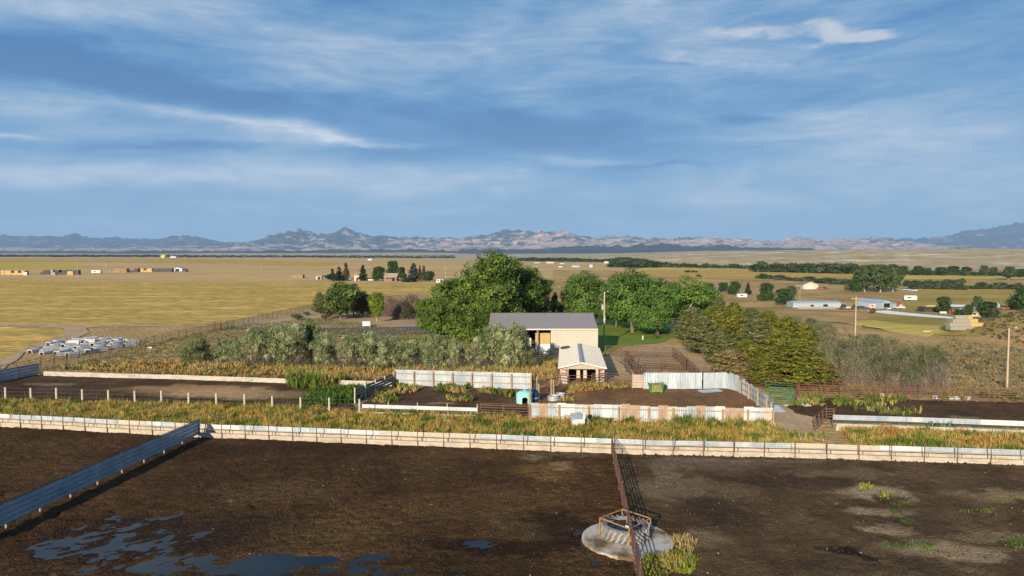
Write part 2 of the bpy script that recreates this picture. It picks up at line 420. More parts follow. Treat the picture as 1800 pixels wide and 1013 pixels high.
# ================================================================ GROUND
def inpoly(x, y, P):
    r = np.zeros(x.shape, bool); n = len(P)
    for i in range(n):
        x0, y0 = P[i]; x1, y1 = P[(i + 1) % n]
        if y0 == y1: continue
        c = ((y0 > y) != (y1 > y)) & (x < (x1 - x0) * (y - y0) / (y1 - y0) + x0)
        r ^= c
    return r
def cells(edges_near, far_factor, near_step, lim):
    a = [0.0]; st = near_step
    while a[-1] < lim:
        if a[-1] > edges_near: st *= far_factor
        a.append(a[-1] + st)
    return np.array(a)
gx = cells(90, 1.045, 2.0, 26000); gx = np.concatenate([-gx[:0:-1], gx])
gy = cells(330, 1.03, 2.0, 26500); gy = np.concatenate([np.arange(-300, 0, 20.0), gy])
GX, GY = np.meshgrid(gx, gy)
GZ = tz(GX, np.maximum(GY, 1.0))
nx = len(gx); ny = len(gy)
ii = np.arange(nx * ny).reshape(ny, nx)
F = np.stack([ii[:-1, :-1], ii[:-1, 1:], ii[1:, 1:], ii[1:, :-1]], -1).reshape(-1, 4)
gcol = np.ones((nx * ny, 3))
me = npmesh('ground', np.stack([GX, GY, GZ], -1).reshape(-1, 3), F, 'dry_grass', smooth=True)
ground = put(me, 'ground'); tag(ground, 'rolling tan prairie grass running out to the mountains', kind='structure')
# badland bench and far plains get their own material by face
me.materials.append(MATS['badland']); me.materials.append(MATS['tan_field'])
fx = (GX[:-1, :-1] + GX[1:, 1:]) / 2; fy = (GY[:-1, :-1] + GY[1:, 1:]) / 2
mi = np.zeros(fx.shape, np.int32)
mi[(fy > 1150) & (fx / fy > -.02 + .12 * (fbm(fx / 300, fy / 300, 3, 77) - .5))] = 1
mi[(fy > 330) & (mi == 0) & (fx / fy < .06)] = 2
mi[(fy > 4200)] = 1
me.polygons.foreach_set('material_index', mi.ravel())

def patch(name, pts, m, off=.004, step=1.0, rag=.3, rs=1.0, label=None, world=False, kind='structure', interior=True):
    """a ragged sheet lying on the terrain; pts are corners in photograph pixels unless world"""
    P = [(p[0], p[1]) for p in pts] if world else [tuple(G(*p))[:2] for p in pts]
    B = []
    for i in range(len(P)):
        a = np.array(P[i]); b = np.array(P[(i + 1) % len(P)]); n = max(1, int(np.linalg.norm(b - a) / step))
        for k in range(n): B.append(a + (b - a) * k / n)
    B = np.array(B); s = rs
    B = B + rag * 2 * np.stack([fbm(B[:, 0] / s, B[:, 1] / s, 3, 3) - .5, fbm(B[:, 0] / s, B[:, 1] / s, 3, 8) - .5], -1)
    x0, y0 = B.min(0); x1, y1 = B.max(0)
    nxp = int(min(140, (x1 - x0) / step)) + 2; nyp = int(min(140, (y1 - y0) / step)) + 2
    X, Y = np.meshgrid(np.linspace(x0, x1, nxp), np.linspace(y0, y1, nyp)); X = X.ravel(); Y = Y.ravel()
    k = inpoly(X, Y, B); X = X[k]; Y = Y[k]
    if not interior: X = X[:0]; Y = Y[:0]
    co = [Vector((p[0], p[1])) for p in B] + [Vector((a, b)) for a, b in zip(X, Y)]
    nb = len(B)
    vo, eo, fo, *_ = geometry.delaunay_2d_cdt(co, [(i, (i + 1) % nb) for i in range(nb)], [], 1, 1e-4)
    v = np.array([(p.x, p.y) for p in vo]); z = tz(v[:, 0], v[:, 1]) + off
    me = bpy.data.meshes.new(name)
    fo = [tuple(f) for f in fo]
    me.from_pydata(np.column_stack([v, z]).tolist(), [], fo); me.materials.append(MATS[m]); me.update()
    me.shade_smooth()
    o = put(me, name)
    o['kind'] = kind
    if label: o['label'] = label
    return o
# --- far fields, left
patch('hay_field', [(-260, 572), (300, 573), (380, 570), (555, 534), (760, 512), (790, 500), (560, 497), (360, 497), (0, 491), (-300, 488)], 'hay_field', .06, 6, 1.5, 12, 'mottled gold and green cut hay field behind the long pipe fence')
patch('hay_field', [(-260, 576), (40, 575), (112, 578), (116, 588), (60, 606), (0, 634), (-300, 700)], 'hay_field', .05, 2, .7, 5, 'yellow hay stubble inside the bend of the dirt track')
patch('field', [(-300, 472), (90, 473), (165, 469), (120, 463), (-300, 462)], 'green_field', .12, 12, 3, 20, 'yellow green crop field at the far left')
patch('field', [(-300, 461), (170, 461), (420, 464), (560, 470), (620, 462), (300, 455), (-300, 453.5)], 'orange_field', .10, 25, 5, 60, 'brown stubble field beyond the far left farmyard')
patch('field', [(880, 456), (1000, 455.5), (1200, 462), (1270, 474), (1200, 479), (1000, 476), (900, 470)], 'tan_field', .10, 16, 4, 40, 'pale tan pasture behind the tall cottonwoods')
# --- valley fields, right
patch('field', [(1130, 470), (1300, 471), (1560, 481), (1830, 482), (1840, 492), (1600, 491), (1380, 477.5), (1130, 474)], 'gold_field', .22, 9, 3, 40, 'gold hay meadow along the river trees')
patch('field', [(1120, 475), (1330, 477.5), (1500, 482), (1500, 494), (1360, 494), (1200, 489), (1120, 484)], 'orange_field', .26, 8, 3, 40, 'rust orange stubble field in the valley')
patch('field', [(1460, 568), (1540, 545), (1640, 512), (1840, 508), (1850, 560), (1720, 592), (1600, 588)], 'valley_grass', .14, 3, 1.2, 12, 'olive green mown meadow below the hillside')
patch('field', [(1585, 510), (1600, 500), (1840, 501), (1850, 508), (1640, 513)], 'orange_field', .20, 5, 1.5, 12, 'brown strip field beyond the valley farm')
patch('field', [(1500, 565), (1540, 564), (1610, 572), (1700, 580), (1640, 588), (1520, 577)], 'gold_field', .20, 2, .8, 5, 'golden stubble patch beside the hay stack')
patch('road', [(1180, 566), (1400, 550), (1560, 556), (1650, 561), (1700, 566), (1690, 562), (1620, 556), (1550, 550.5), (1400, 547.5)], 'gravel', .24, 2.5, .3, 4, 'pale gravel farm lane in the valley') if False else None
patch('road', [(1520, 548), (1560, 547), (1595, 551), (1650, 556), (1690, 560.5), (1680, 562), (1620, 558), (1560, 553)], 'gravel', .26, 1.5, .4, 4, 'white gravel yard in front of the valley machine shed')
patch('road', [(1395, 544.5), (1520, 547.5), (1520, 549.2), (1395, 546)], 'track', .24, 3, .2, 4, 'thin dirt lane by the long valley shed')
# --- tracks, drive, lawn around the yard
patch('dirt_track', [(-300, 569), (0, 569.5), (90, 571), (180, 571.5), (330, 573), (365, 572), (365, 575), (180, 575), (150, 577), (160, 585), (140, 594), (95, 604), (40, 622), (20, 640), (0, 655), (-300, 760), (-300, 700), (0, 634), (60, 606), (112, 589), (113, 578), (40, 574), (-300, 573)], 'track', .085, 1.5, .5, 4, 'pale dirt track curving past the overturned feed bunks')
patch('drive', [(400, 577), (440, 575), (560, 577), (800, 573), (805, 586), (640, 592), (560, 584), (480, 580), (405, 579.5)], 'asphalt', .03, 1.2, .35, 4, 'dark asphalt drive beyond the silvery trees')
patch('yard', [(395, 576), (440, 560), (540, 545), (745, 556), (800, 572), (640, 577), (560, 577)], 'yard_soil', .022, 1.5, .6, 5, 'bare brown yard under the small ornamental trees')
patch('lawn', [(1045, 622), (1050, 570), (1075, 560), (1110, 566), (1170, 573), (1195, 590), (1160, 604), (1090, 609), (1075, 622)], 'lawn', .03, 1, .5, 4, 'bright green lawn to the right of the barn')
patch('lawn', [(600, 601), (700, 596), (880, 590), (880, 604), (760, 606), (620, 606)], 'lawn', .03, 1.5, .6, 4, 'strip of lawn below the tall cottonwoods')
patch('yard', [(1030, 688), (1055, 645), (1070, 618), (1100, 610), (1190, 603), (1245, 628), (1262, 655), (1290, 668), (1330, 690), (1130, 689)], 'yard_soil', .018, .8, .4, 3, 'bare tan yard around the pipe corral')
patch('dirt_path', [(1340, 712), (1366, 716), (1400, 722), (1436, 740), (1452, 768), (1412, 775), (1375, 775), (1352, 745)], 'track', .02, .5, .4, 2, 'worn dirt gap between the two back pens')

# --- pens: churned soil built as real relief
EX = lambda p, s=1: tuple(G(*p))[:2]
def pen_z(X, Y, base, amp, dip):
    big = fbm(X / 2.6, Y / 2.6, 3, 21) - .5
    lump = fbm(X / .8 + Y * .35, Y / .55 - X * .25, 4, 22, .62) - .5
    Z = base + amp * (big * 1.1 + lump)
    Z = Z - amp * .55 * sstep((vnoise(X / .33, Y / .36, 24) - .62) / .2) * sstep((fbm(X / 4, Y / 4, 2, 25) - .38) / .15)      # hoof pocks
    if dip is not None: Z = Z + .10 * (fbm((X * .8 + Y * .6) / .9, (Y * .8 - X * .6) / .28, 3, 29) - .5) - dip(X, Y)
    return Z
def pen(name, pts, base, amp, step, colf, label, dip=None):
    P = [tuple(G(*p))[:2] for p in pts]
    B = np.array(P); x0, y0 = B.min(0); x1, y1 = B.max(0)
    xs = np.arange(x0 - step, x1 + 2 * step, step)
    # rows grow with distance, the relief is the same
    ys = [y0 - step]
    while ys[-1] < y1 + step: ys.append(ys[-1] + step * max(1.0, .6 + ys[-1] / 90))
    X, Y = np.meshgrid(xs, np.array(ys))
    cx = (X[:-1, :-1] + X[1:, 1:]) / 2; cy = (Y[:-1, :-1] + Y[1:, 1:]) / 2
    k = inpoly(cx, cy, P)
    Z = pen_z(X, Y, base, amp, dip)
    n_x = X.shape[1]; idx = np.arange(X.size).reshape(X.shape)
    F = np.stack([idx[:-1, :-1], idx[:-1, 1:], idx[1:, 1:], idx[1:, :-1]], -1)[k]
    col = colf(X, Y).reshape(-1, 3)
    used, inv = np.unique(F, return_inverse=True)
    V3 = np.stack([X, Y, Z], -1).reshape(-1, 3)[used]
    me = npmesh(name, V3, inv.reshape(F.shape), 'mud', col[used], smooth=True)
    o = put(me, name); tag(o, label, kind='structure'); return o
def spots(X, Y, col, L_):
    L_ = [(a, b, c, d, (e[0] * 1.05, e[1] * .93, e[2] * .74), f) for a, b, c, d, e, f in L_]
    X = X + 2.4 * (fbm(X / 1.6, Y / 1.6, 4, 201) - .5) + 3 * (fbm(X / 5, Y / 5, 2, 203) - .5); Y = Y + 2.4 * (fbm(X / 1.6, Y / 1.6, 4, 207) - .5)
    for (px, py, wx, wy, c, a) in L_:
        g = G(px, py); w = wx * pxm(g.y); h = wy * g.y * g.y / (FOC * CAM_H)
        q = np.exp(-(((X - g.x) / w) ** 2 + ((Y - g.y) / h) ** 2) * 1.0)
        q = np.clip(q * 2.4 * (.35 + 1.3 * fbm(X / 1.2 + px, Y / 1.8, 4, int(px))) - .25, 0, 1) * a
        col = col * (1 - q[..., None]) + np.array(c) * q[..., None]
    return col
def col_main(X, Y):
    n = fbm(X / 3.2, Y / 5, 4, 51)[..., None]; n2 = fbm(X / .9, Y / .9, 3, 53)[..., None]
    c = np.array((.040, .020, .009)) * (1 - n) * 1.15 + np.array((.120, .066, .028)) * n * .85
    c = c * (.72 + .56 * n2)
    c = spots(X, Y, c, [(960, 835, 60, 16, (.17, .105, .045), .7), (800, 800, 130, 9, (.12, .075, .038), .6), (880, 890, 130, 26, (.115, .07, .034), .55), (700, 900, 110, 22, (.10, .062, .032), .5),
        (480, 870, 110, 18, (.10, .07, .04), .5), (560, 940, 160, 25, (.10, .068, .032), .5), (560, 790, 200, 12, (.035, .022, .015), .6), (950, 930, 60, 14, (.11, .085, .045), .5),
        (340, 800, 120, 12, (.035, .022, .015), .6), (1000, 800, 60, 6, (.17, .13, .08), .6), (925, 808, 22, 4, (.30, .25, .17), .6), (1000, 822, 22, 5, (.24, .18, .11), .7),
        (1040, 870, 30, 40, (.085, .045, .027), .7), (250, 950, 230, 45, (.030, .020, .017), .85), (1000, 930, 60, 30, (.022, .014, .011), .8), (860, 962, 110, 14, (.022, .015, .011), .8), (800, 1000, 150, 16, (.028, .020, .012), .6)])
    return c
def col_right(X, Y):
    n = fbm(X / 2.5, Y / 5, 4, 61)[..., None]; n2 = fbm(X / .9, Y / .9, 3, 63)[..., None]
    c = np.array((.052, .029, .014)) * (1 - n) + np.array((.155, .096, .048)) * n
    c = c * (.75 + .5 * n2)
    L_ = [(1500, 838, 90, 8, (.20, .155, .11), .5), (1250, 818, 130, 9, (.15, .12, .10), .7), (1210, 860, 90, 18, (.20, .155, .115), .6), (1160, 835, 30, 14, (.22, .17, .13), .6),
          (1530, 870, 60, 10, (.36, .30, .21), .75), (1560, 905, 40, 8, (.33, .26, .2), .7), (1570, 935, 40, 7, (.36, .28, .19), .7), (1680, 972, 90, 16, (.33, .26, .18), .7), (1760, 873, 80, 10, (.28, .21, .13), .8),
          (1720, 940, 60, 10, (.24, .19, .12), .6), (1400, 850, 90, 12, (.05, .036, .028), .7), (1280, 905, 60, 26, (.045, .032, .025), .7), (1620, 925, 60, 14, (.05, .036, .028), .5),
          (1420, 960, 90, 10, (.06, .045, .03), .5), (1240, 950, 50, 16, (.24, .19, .12), .55), (1560, 1000, 200, 12, (.05, .04, .028), .6), (1480, 975, 60, 5, (.018, .014, .012), .9), (1300, 812, 150, 4, (.20, .17, .14), .5)]
    return spots(X, Y, c, L_)
def dip_main(X, Y):
    d = 0
    for px, py, wx, wy, a in [(250, 935, 200, 40, .082), (130, 970, 120, 24, .075), (420, 988, 150, 13, .11), (560, 987, 130, 8, .14), (850, 958, 36, 9, .15), (660, 978, 30, 5, .12), (1035, 955, 24, 20, .13),
                              (300, 1005, 240, 14, .09), (1095, 988, 60, 8, .11), (640, 1005, 220, 10, .10), (240, 960, 70, 10, .03), (390, 940, 60, 10, .05)]:
        g = G(px, py); w = wx * pxm(g.y); h = wy * g.y * g.y / (FOC * CAM_H)
        d = d + a * np.exp(-(((X - g.x) / w) ** 2 + ((Y - g.y) / h) ** 2))
    return np.minimum(d, .105) * (.72 + .62 * fbm(X / 1.1 + Y * .3, Y / 2.2, 3, 91))
PZ = .13
BUNK = [(-160, 744), (0, 752.3), (350, 771.3), (600, 781.2), (968, 795.7), (1130, 802), (1397, 808), (1800, 821), (1960, 826)]
pen('pen_floor', [(-300, 1250), (-160, 741), (0, 749), (350, 768), (600, 778), (968, 792.5), (1075, 797), (1122, 1050), (1150, 1250)], PZ, .08, .11, col_main, 'dark churned manure soil of the wet front pen', dip_main)
pen('pen_floor', [(1150, 1250), (1122, 1050), (1075, 797), (1130, 799), (1397, 804.5), (1800, 817.5), (2100, 828), (2150, 1250)], PZ, .055, .16, col_right, 'dry trampled soil of the right front pen')
def col_back(X, Y):
    n = fbm(X / 2.5, Y / 4, 4, 71)[..., None]
    return (np.array((.052, .030, .018)) * (1 - n) + np.array((.150, .088, .046)) * n) * (.8 + .4 * fbm(X / .8, Y / .8, 3, 73)[..., None])
def col_bl(X, Y):
    return spots(X, Y, col_back(X, Y) * .85, [(380, 690, 110, 8, (.46, .32, .19), .95), (330, 683, 90, 5, (.38, .26, .15), .8), (430, 697, 80, 5, (.42, .30, .18), .8), (90, 677, 40, 2, (.3, .24, .18), .6), (480, 694, 60, 6, (.28, .21, .14), .7)])
def col_bc(X, Y): return spots(X, Y, col_back(X, Y), [(760, 712, 30, 2, (.3, .24, .17), .7), (850, 712, 40, 4, (.10, .07, .045), .6)])
def col_br(X, Y): return spots(X, Y, col_back(X, Y) * np.array((2.1, 1.9, 1.6)), [(1230, 690, 90, 10, (.17, .115, .075), .6)])
def col_fr(X, Y): return spots(X, Y, col_back(X, Y) * .95, [(1540, 718, 30, 2, (.32, .25, .18), .9), (1700, 735, 30, 2, (.26, .2, .14), .7), (1590, 727, 40, 3, (.26, .2, .14), .6)])
pen('pen_floor', [(-160, 652), (75, 660), (330, 667.5), (505, 673.5), (690, 678.5), (618, 712), (630, 722), (300, 712), (0, 703), (-160, 700)], .06, .06, .22, col_bl, 'dark soil of the back left pen with pale dry patches')
pen('pen_floor', [(690, 677), (932, 684.5), (930, 736), (838, 722), (628, 716)], .06, .06, .22, col_bc, 'bare soil of the small pen with the teal hut')
pen('pen_floor', [(932, 684.5), (990, 678), (1130, 681), (1287, 684), (1352, 720), (1356, 745), (930, 737)], .06, .05, .22, col_br, 'brown bare soil of the pen with the green feeder')
pen('pen_floor', [(1380, 712), (1420, 700), (1960, 712), (1960, 752), (1800, 744), (1455, 738), (1400, 728)], .06, .05, .25, col_fr, 'dark soil of the back right pen')
# standing water lies in the low places of the wet pen
wv = [tuple(G(*p))[:2] + (PZ - .092,) for p in [(-290, 1200), (-60, 900), (500, 880), (1080, 905), (1118, 1050), (1120, 1200)]]
b = MB(); b.add(wv, [tuple(range(len(wv)))]); o = b.build('water', 'water'); tag(o, 'blue sky reflecting puddles in the churned front pen', kind='structure')

# ================================================================ MOUNTAINS
def mountains(name, label, prof, ydist, depth, cols, seed, foot, dark=.5):
    pr = np.array(prof, float)
    xs = np.linspace(-22000 * ydist / 20000, 22000 * ydist / 20000, 1500); ys = np.linspace(ydist - depth, ydist + depth * .6, 150)
    X, Y = np.meshgrid(xs, ys)
    px = 900 + FOC * X / ydist
    H = np.interp(px, pr[:, 0], pr[:, 1], left=pr[0, 1], right=pr[-1, 1]) * ydist / FOC
    t = np.clip((Y - (ydist - depth)) / depth, 0, 1); back = np.clip((Y - ydist) / (depth * .6), 0, 1)
    e = (t ** 1.5) * (1 - .6 * back)
    rr = ridged(X / 1000, Y / 760, 7, seed); r2 = ridged(X / 330, Y / 330, 4, seed + 5) - .15
    Z = H * e * (.66 + .42 * rr + .20 * (r2 - .5)) + H.clip(0) * .55 * (rr - .45) * t * (1 - t) * 2.0 + 40 + foot * t
    Z = Z + 110 * (r2 - .5) * t
    Z[0, :] = -60
    idx = np.arange(X.size).reshape(X.shape)
    F = np.stack([idx[:-1, :-1], idx[:-1, 1:], idx[1:, 1:], idx[1:, :-1]], -1).reshape(-1, 4)
    pine = fbm(X / 420, Y / 200, 6, seed + 9, .62) + .30 * (fbm(X / 4500, Y / 3000, 2, seed + 2) - .5) + .25 * (Z / (H.max() + 1) - .35)  # pine patches; on foothills and far range this tone also paints cloud shadow
    k = sstep((pine - (1 - dark) * .5 - .25) / .05)[..., None]
    base = np.array(cols[0]) * (1 - fbm(X / 300, Y / 200, 3, seed + 1)[..., None] * .5)
    col = base * (1 - k) + np.array(cols[1]) * k
    me = npmesh(name, np.stack([X, Y, Z], -1).reshape(-1, 3), F, 'mountain', col.reshape(-1, 3))
    return tag(put(me, name), label, kind='structure')
mat('mountain', [(.8, .8, .8), (1.2, 1.2, 1.2)], .004, attr='Col', rough=1, spec=0, coord='World', detail=8, bump=20, bscale=.006)
A_ = [(-300, 25), (0, 29), (35, 33), (70, 27), (140, 33), (170, 25), (225, 27), (270, 24), (320, 31), (355, 29), (385, 18), (430, 12), (600, 10), (1000, 8), (1400, 12), (1480, 22), (1560, 27), (1630, 24), (1660, 30), (1690, 38), (1740, 47), (1785, 55), (1800, 56), (1900, 60), (2100, 50)]
mountains('mountains', 'far range at both ends of the skyline, dark with pines and painted cloud shadow', A_, 23000, 5200, [(.34, .27, .23), (.03, .045, .06)], 301, 20, .80)  # dark colour is pine plus cloud shadow painted into the slopes
B_ = [(-300, 8), (300, 10), (380, 16), (430, 22), (470, 28), (500, 34), (522, 45), (545, 37), (575, 36), (600, 41), (615, 45), (635, 38), (665, 32), (700, 28), (740, 26), (800, 27), (850, 33), (890, 42), (920, 40), (955, 40), (1000, 38), (1015, 29), (1100, 29), (1200, 27), (1290, 27), (1350, 24), (1420, 29), (1500, 25), (1560, 26), (1620, 14), (1700, 8), (2100, 5)]
mountains('mountains', 'pinkish granite range with pine patches across the middle skyline', B_, 18500, 4600, [(.58, .41, .32), (.05, .075, .085)], 411, 0, .42)
C_ = [(-300, 3), (400, 4), (560, 6), (640, 7), (800, 6), (860, 9), (940, 8), (1000, 12), (1080, 14), (1130, 17), (1200, 17), (1260, 14), (1330, 11), (1400, 8), (1480, 6), (1700, 6), (2100, 6)]
mountains('foothills', 'low foothills below the granite range, darkened by painted cloud shadow', C_, 11500, 900, [(.05, .055, .05), (.03, .036, .036)], 511, -20, .95)  # cloud shadow over the foothills is put into their dark base colours

# ================================================================ VEGETATION
def cards(P, size, N_, col, aspect=1.0, axis=None, jit=.5):
    """leaf cards at P (n,3) facing N_ (n,3)+jitter"""
    n = len(P)
    Nn = N_ + rng.normal(0, jit, (n, 3)); Nn /= np.linalg.norm(Nn, axis=1, keepdims=True) + 1e-9
    a = rng.normal(0, 1, (n, 3)) if axis is None else axis
    U_ = a - (a * Nn).sum(1, keepdims=True) * Nn; U_ /= np.linalg.norm(U_, axis=1, keepdims=True) + 1e-9
    V_ = np.cross(Nn, U_)
    s = (size * rng.uniform(.6, 1.35, (n, 1)))
    U_ = U_ * s * aspect; V_ = V_ * s
    q = np.stack([P - U_, P - V_ * .55 + U_ * .1, P + U_, P + V_ * .55 - U_ * .1], 1)       # a pointed leaf cluster
    return q.reshape(-1, 3), np.repeat(col, 4, 0)
def quads(n): return np.arange(n * 4, dtype=np.int32).reshape(-1, 4)
def pal(cols, n): 
    c = np.array(cols); i = rng.integers(0, len(c), n); return c[i] * rng.uniform(.82, 1.2, (n, 1))
def limbs(b, h, r, n, spread, z0=.25, tr=.05):
    """a leaning trunk and n forking limbs"""
    p0 = Vector((0, 0, -.3)); p1 = Vector((rng.uniform(-.04, .04) * h, rng.uniform(-.04, .04) * h, h * z0)); b.tube(p0, p1, tr * h, 7, tr * h * .75)
    for i in range(n):
        t = 2 * math.pi * (i + rng.uniform(-.3, .3)) / n; e = rng.uniform(.5, 1) * spread
        q = p1 + Vector((math.cos(t) * e * r, math.sin(t) * e * r, h * (.72 - z0) * rng.uniform(.75, 1.15)))
        m_ = p1 + (q - p1) * .5 + Vector((0, 0, -.04 * h))
        b.tube(p1, m_, tr * h * .5, 5, tr * h * .33); b.tube(m_, q, tr * h * .33, 4, tr * h * .1)
        for k in range(2):
            w = m_ + Vector((rng.normal(0, .3) * r, rng.normal(0, .3) * r, h * .2)); b.tube(m_, w, tr * h * .22, 4, tr * h * .06)
def broadleaf(name, h, r, nclump, per, leaf, cols, seed, lobes=9, z0=.08, bark='bark', low=False, flat=1.0, clr=.5, limbn=6, spread=.7, tr=.028, twig=None):
    """crown of many lobes, each lobe of leaf clumps, each clump of leaf cards"""
    global rng; rng = np.random.default_rng(seed)
    root = thing(name, '', 'tree')
    L_ = []
    for i in range(lobes):
        t = rng.uniform(0, 2 * math.pi); k = rng.uniform(0, 1); zz = z0 + (1 - z0) * (.18 + .68 * k)
        prof = math.sqrt(max(.05, 1 - ((zz - (.38 if low else .52)) / (.66 if low else .56)) ** 2))
        d = r * prof * rng.uniform(.35, .78)
        L_.append((math.cos(t) * d, math.sin(t) * d, zz * h, r * rng.uniform(.20, .40), h * rng.uniform(.08, .16)))
    L_.append((0, 0, h * .84, r * .34, h * .15)); L_.append((0, 0, h * .5, r * .55, h * .3))
    L_ = np.array(L_); w = L_[:, 3] ** 2; w /= w.sum()
    li = rng.choice(len(L_), nclump, p=w); Q = L_[li]
    d = rng.normal(0, 1, (nclump, 3)); d /= np.linalg.norm(d, axis=1, keepdims=True)
    rad = rng.uniform(.70, 1.12, (nclump, 1))
    cc = Q[:, :3] + d * rad * np.stack([Q[:, 3], Q[:, 3], Q[:, 4]], 1)
    cc[:, 2] = np.maximum(cc[:, 2], z0 * h)
    ccol = pal(cols, nclump) * (rng.uniform(.72, 1.25, len(L_)))[li][:, None]
    P = np.repeat(cc, per, 0) + rng.normal(0, 1, (nclump * per, 3)) * clr * np.array((1, 1, .75))
    P[:, 2] = np.clip(P[:, 2], .12, h)
    N_ = np.repeat(d, per, 0) * .9 + np.array((0, 0, .45))
    V3, cl = cards(P, leaf, N_, np.repeat(ccol, per, 0) * rng.uniform(.85, 1.15, (nclump * per, 1)), jit=.55)
    me = npmesh('crown', V3, quads(len(P)), 'leaf', cl); put(me, 'crown', root)
    b = MB(); limbs(b, h, r, limbn, spread, .2 + z0 * .6, tr); b.build('trunk', bark, root)
    if twig:
        tb = twigs(twig[0], h, r, twig[1]); put(tb, 'bare_twigs', root)
    root['h'] = h; root['r'] = r
    return root
def twigs(n, h, r, cols, thick=.022, ln=.9):
    d = rng.normal(0, 1, (n, 3)); d[:, 2] = np.abs(d[:, 2]) * .9 + .1; d /= np.linalg.norm(d, axis=1, keepdims=True)
    k = rng.uniform(.25, 1, (n, 1)) ** .6
    P = d * k * np.array((r, r, h * .95)); P[:, 2] = np.clip(P[:, 2], .1, h)
    a = d * .6 + np.array((0, 0, .7)) + rng.normal(0, .35, (n, 3)); a /= np.linalg.norm(a, axis=1, keepdims=True)
    s = rng.normal(0, 1, (n, 3)); s -= (s * a).sum(1, keepdims=True) * a; s /= np.linalg.norm(s, axis=1, keepdims=True)
    l = rng.uniform(.4, 1, (n, 1)) * ln
    V3 = np.stack([P - a * l * .5 - s * thick, P - a * l * .5 + s * thick, P + a * l * .5], 1).reshape(-1, 3)
    return npmesh('bare_twigs', V3, np.arange(n * 3, dtype=np.int32).reshape(-1, 3), 'leaf', np.repeat(pal(cols, n), 3, 0))
def conifer(name, h, r, n, leaf, cols, seed, z0=.03, bark='bark', power=.85, up=.35, droop=0.0, asp=2.2):
    """layered branches of upward pointing sprays"""
    global rng; rng = np.random.default_rng(seed)
    root = thing(name, '', 'tree')
    nb = int(n / 26); zt = rng.uniform(0, 1, nb) ** 1.25; th = rng.uniform(0, 2 * math.pi, nb)
    bl = r * (1 - zt) ** power * rng.uniform(.72, 1.12, nb) + .12
    bc = pal(cols, nb)
    k = np.tile(np.linspace(.22, 1, 26), nb); bi = np.repeat(np.arange(nb), 26)
    rr = bl[bi] * k
    P = np.stack([np.cos(th[bi]) * rr, np.sin(th[bi]) * rr, h * (z0 + (1 - z0) * zt[bi] * .96) + rr * (up - droop)], 1)
    P += rng.normal(0, .16, P.shape) * np.array((1, 1, .5)) * (h / 8)
    P[:, 2] = np.clip(P[:, 2], .1, h)
    ax = np.stack([np.cos(th[bi]), np.sin(th[bi]), np.full(len(bi), up)], 1) + rng.normal(0, .3, P.shape)
    N_ = np.stack([np.cos(th[bi]) * .5, np.sin(th[bi]) * .5, np.full(len(bi), .9)], 1)
    V3, cl = cards(P, leaf, N_, bc[bi] * (1 + .25 * (k[:, None] - .5)) * rng.uniform(.8, 1.2, (len(bi), 1)), aspect=asp, axis=ax, jit=.4)
    put(npmesh('crown', V3, quads(len(P)), 'leaf', cl), 'crown', root)
    b = MB(); b.tube((0, 0, -.3), (0, 0, h * .93), .022 * h, 6, .004 * h); b.build('trunk', bark, root)
    root['h'] = h; root['r'] = r
    return root
def plant(root, px, pyb, pyt, wpx, label, group=None, cat='tree', rz=None, z=None):
    g = G(px, pyb); ht = top_z(px, pyt, g.y) - g.z
    wr = wpx * pxm(g.y) / 2 * .94
    o = clone(root, label, (g.x, g.y, g.z - .02), random.uniform(0, 6.28) if rz is None else rz, (wr / root['r'], wr / root['r'], ht / root['h']))
    if group: o['group'] = group
    o['category'] = cat
    return o
GREEN = [(.10, .17, .022), (.145, .225, .032), (.06, .11, .018), (.20, .27, .045), (.11, .165, .04)]
OLIVE = [(.24, .29, .13), (.36, .39, .20), (.13, .17, .06), (.46, .47, .27), (.16, .22, .095), (.27, .29, .13)]
OLIVG = [(.15, .20, .06), (.20, .24, .08), (.27, .29, .13), (.13, .16, .055)]
JUN = [(.17, .18, .022), (.22, .225, .028), (.12, .15, .025), (.26, .23, .04), (.18, .17, .03)]
JUN2 = [(.18, .19, .06), (.14, .18, .075), (.23, .205, .085), (.13, .155, .045)]
RUST = [(.27, .19, .08), (.33, .23, .10), (.22, .175, .065), (.19, .18, .055)]
BROWN = [(.19, .145, .095), (.24, .185, .13), (.15, .115, .08), (.20, .17, .09)]
GREYT = [(.30, .26, .22), (.40, .36, .32), (.21, .17, .14), (.33, .26, .21), (.22, .22, .13)]
DARKG = [(.030, .060, .018), (.04, .08, .022), (.05, .085, .03)]
# tall cottonwoods behind the barn
cw1 = broadleaf('cottonwood_tree', 17, 8, 900, 32, .25, GREEN, 101, 30, .05, low=True, clr=.5)
cw2 = broadleaf('cottonwood_tree', 13, 6, 700, 32, .22, GREEN, 102, 24, .05, low=True, clr=.45)
cw3 = broadleaf('cottonwood_tree', 13, 6, 620, 28, .24, [(.085, .17, .03), (.11, .20, .04), (.14, .22, .045), (.07, .14, .03)], 103, 22, .03, low=True, bark='bark', clr=.45)
gC = 'cottonwoods around the barn yard'
plant(cw1, 862, 596, 441, 150, 'tallest green cottonwood, rising behind the left end of the barn', gC)
plant(cw1, 905, 588, 462, 110, 'green cottonwood right of the tallest one, behind the barn roof', gC)
plant(cw2, 800, 600, 489, 115, 'broad cottonwood left of the tallest, reaching down to the silvery trees', gC)
plant(cw2, 760, 592, 522, 70, 'lowest leftmost cottonwood of the big clump, beside the asphalt drive', gC)
plant(cw2, 840, 604, 520, 100, 'cottonwood in front of the tallest one, half behind silvery foliage', gC)
plant(cw2, 945, 580, 486, 80, 'cottonwood with a rounded shoulder at the right of the big clump', gC)
plant(cw3, 1030, 577, 476, 96, 'cottonwood with yellowing top between the big clump and the light pole', gC)
plant(cw2, 1004, 574, 508, 62, 'small cottonwood filling the gap behind the barn ridge', gC)
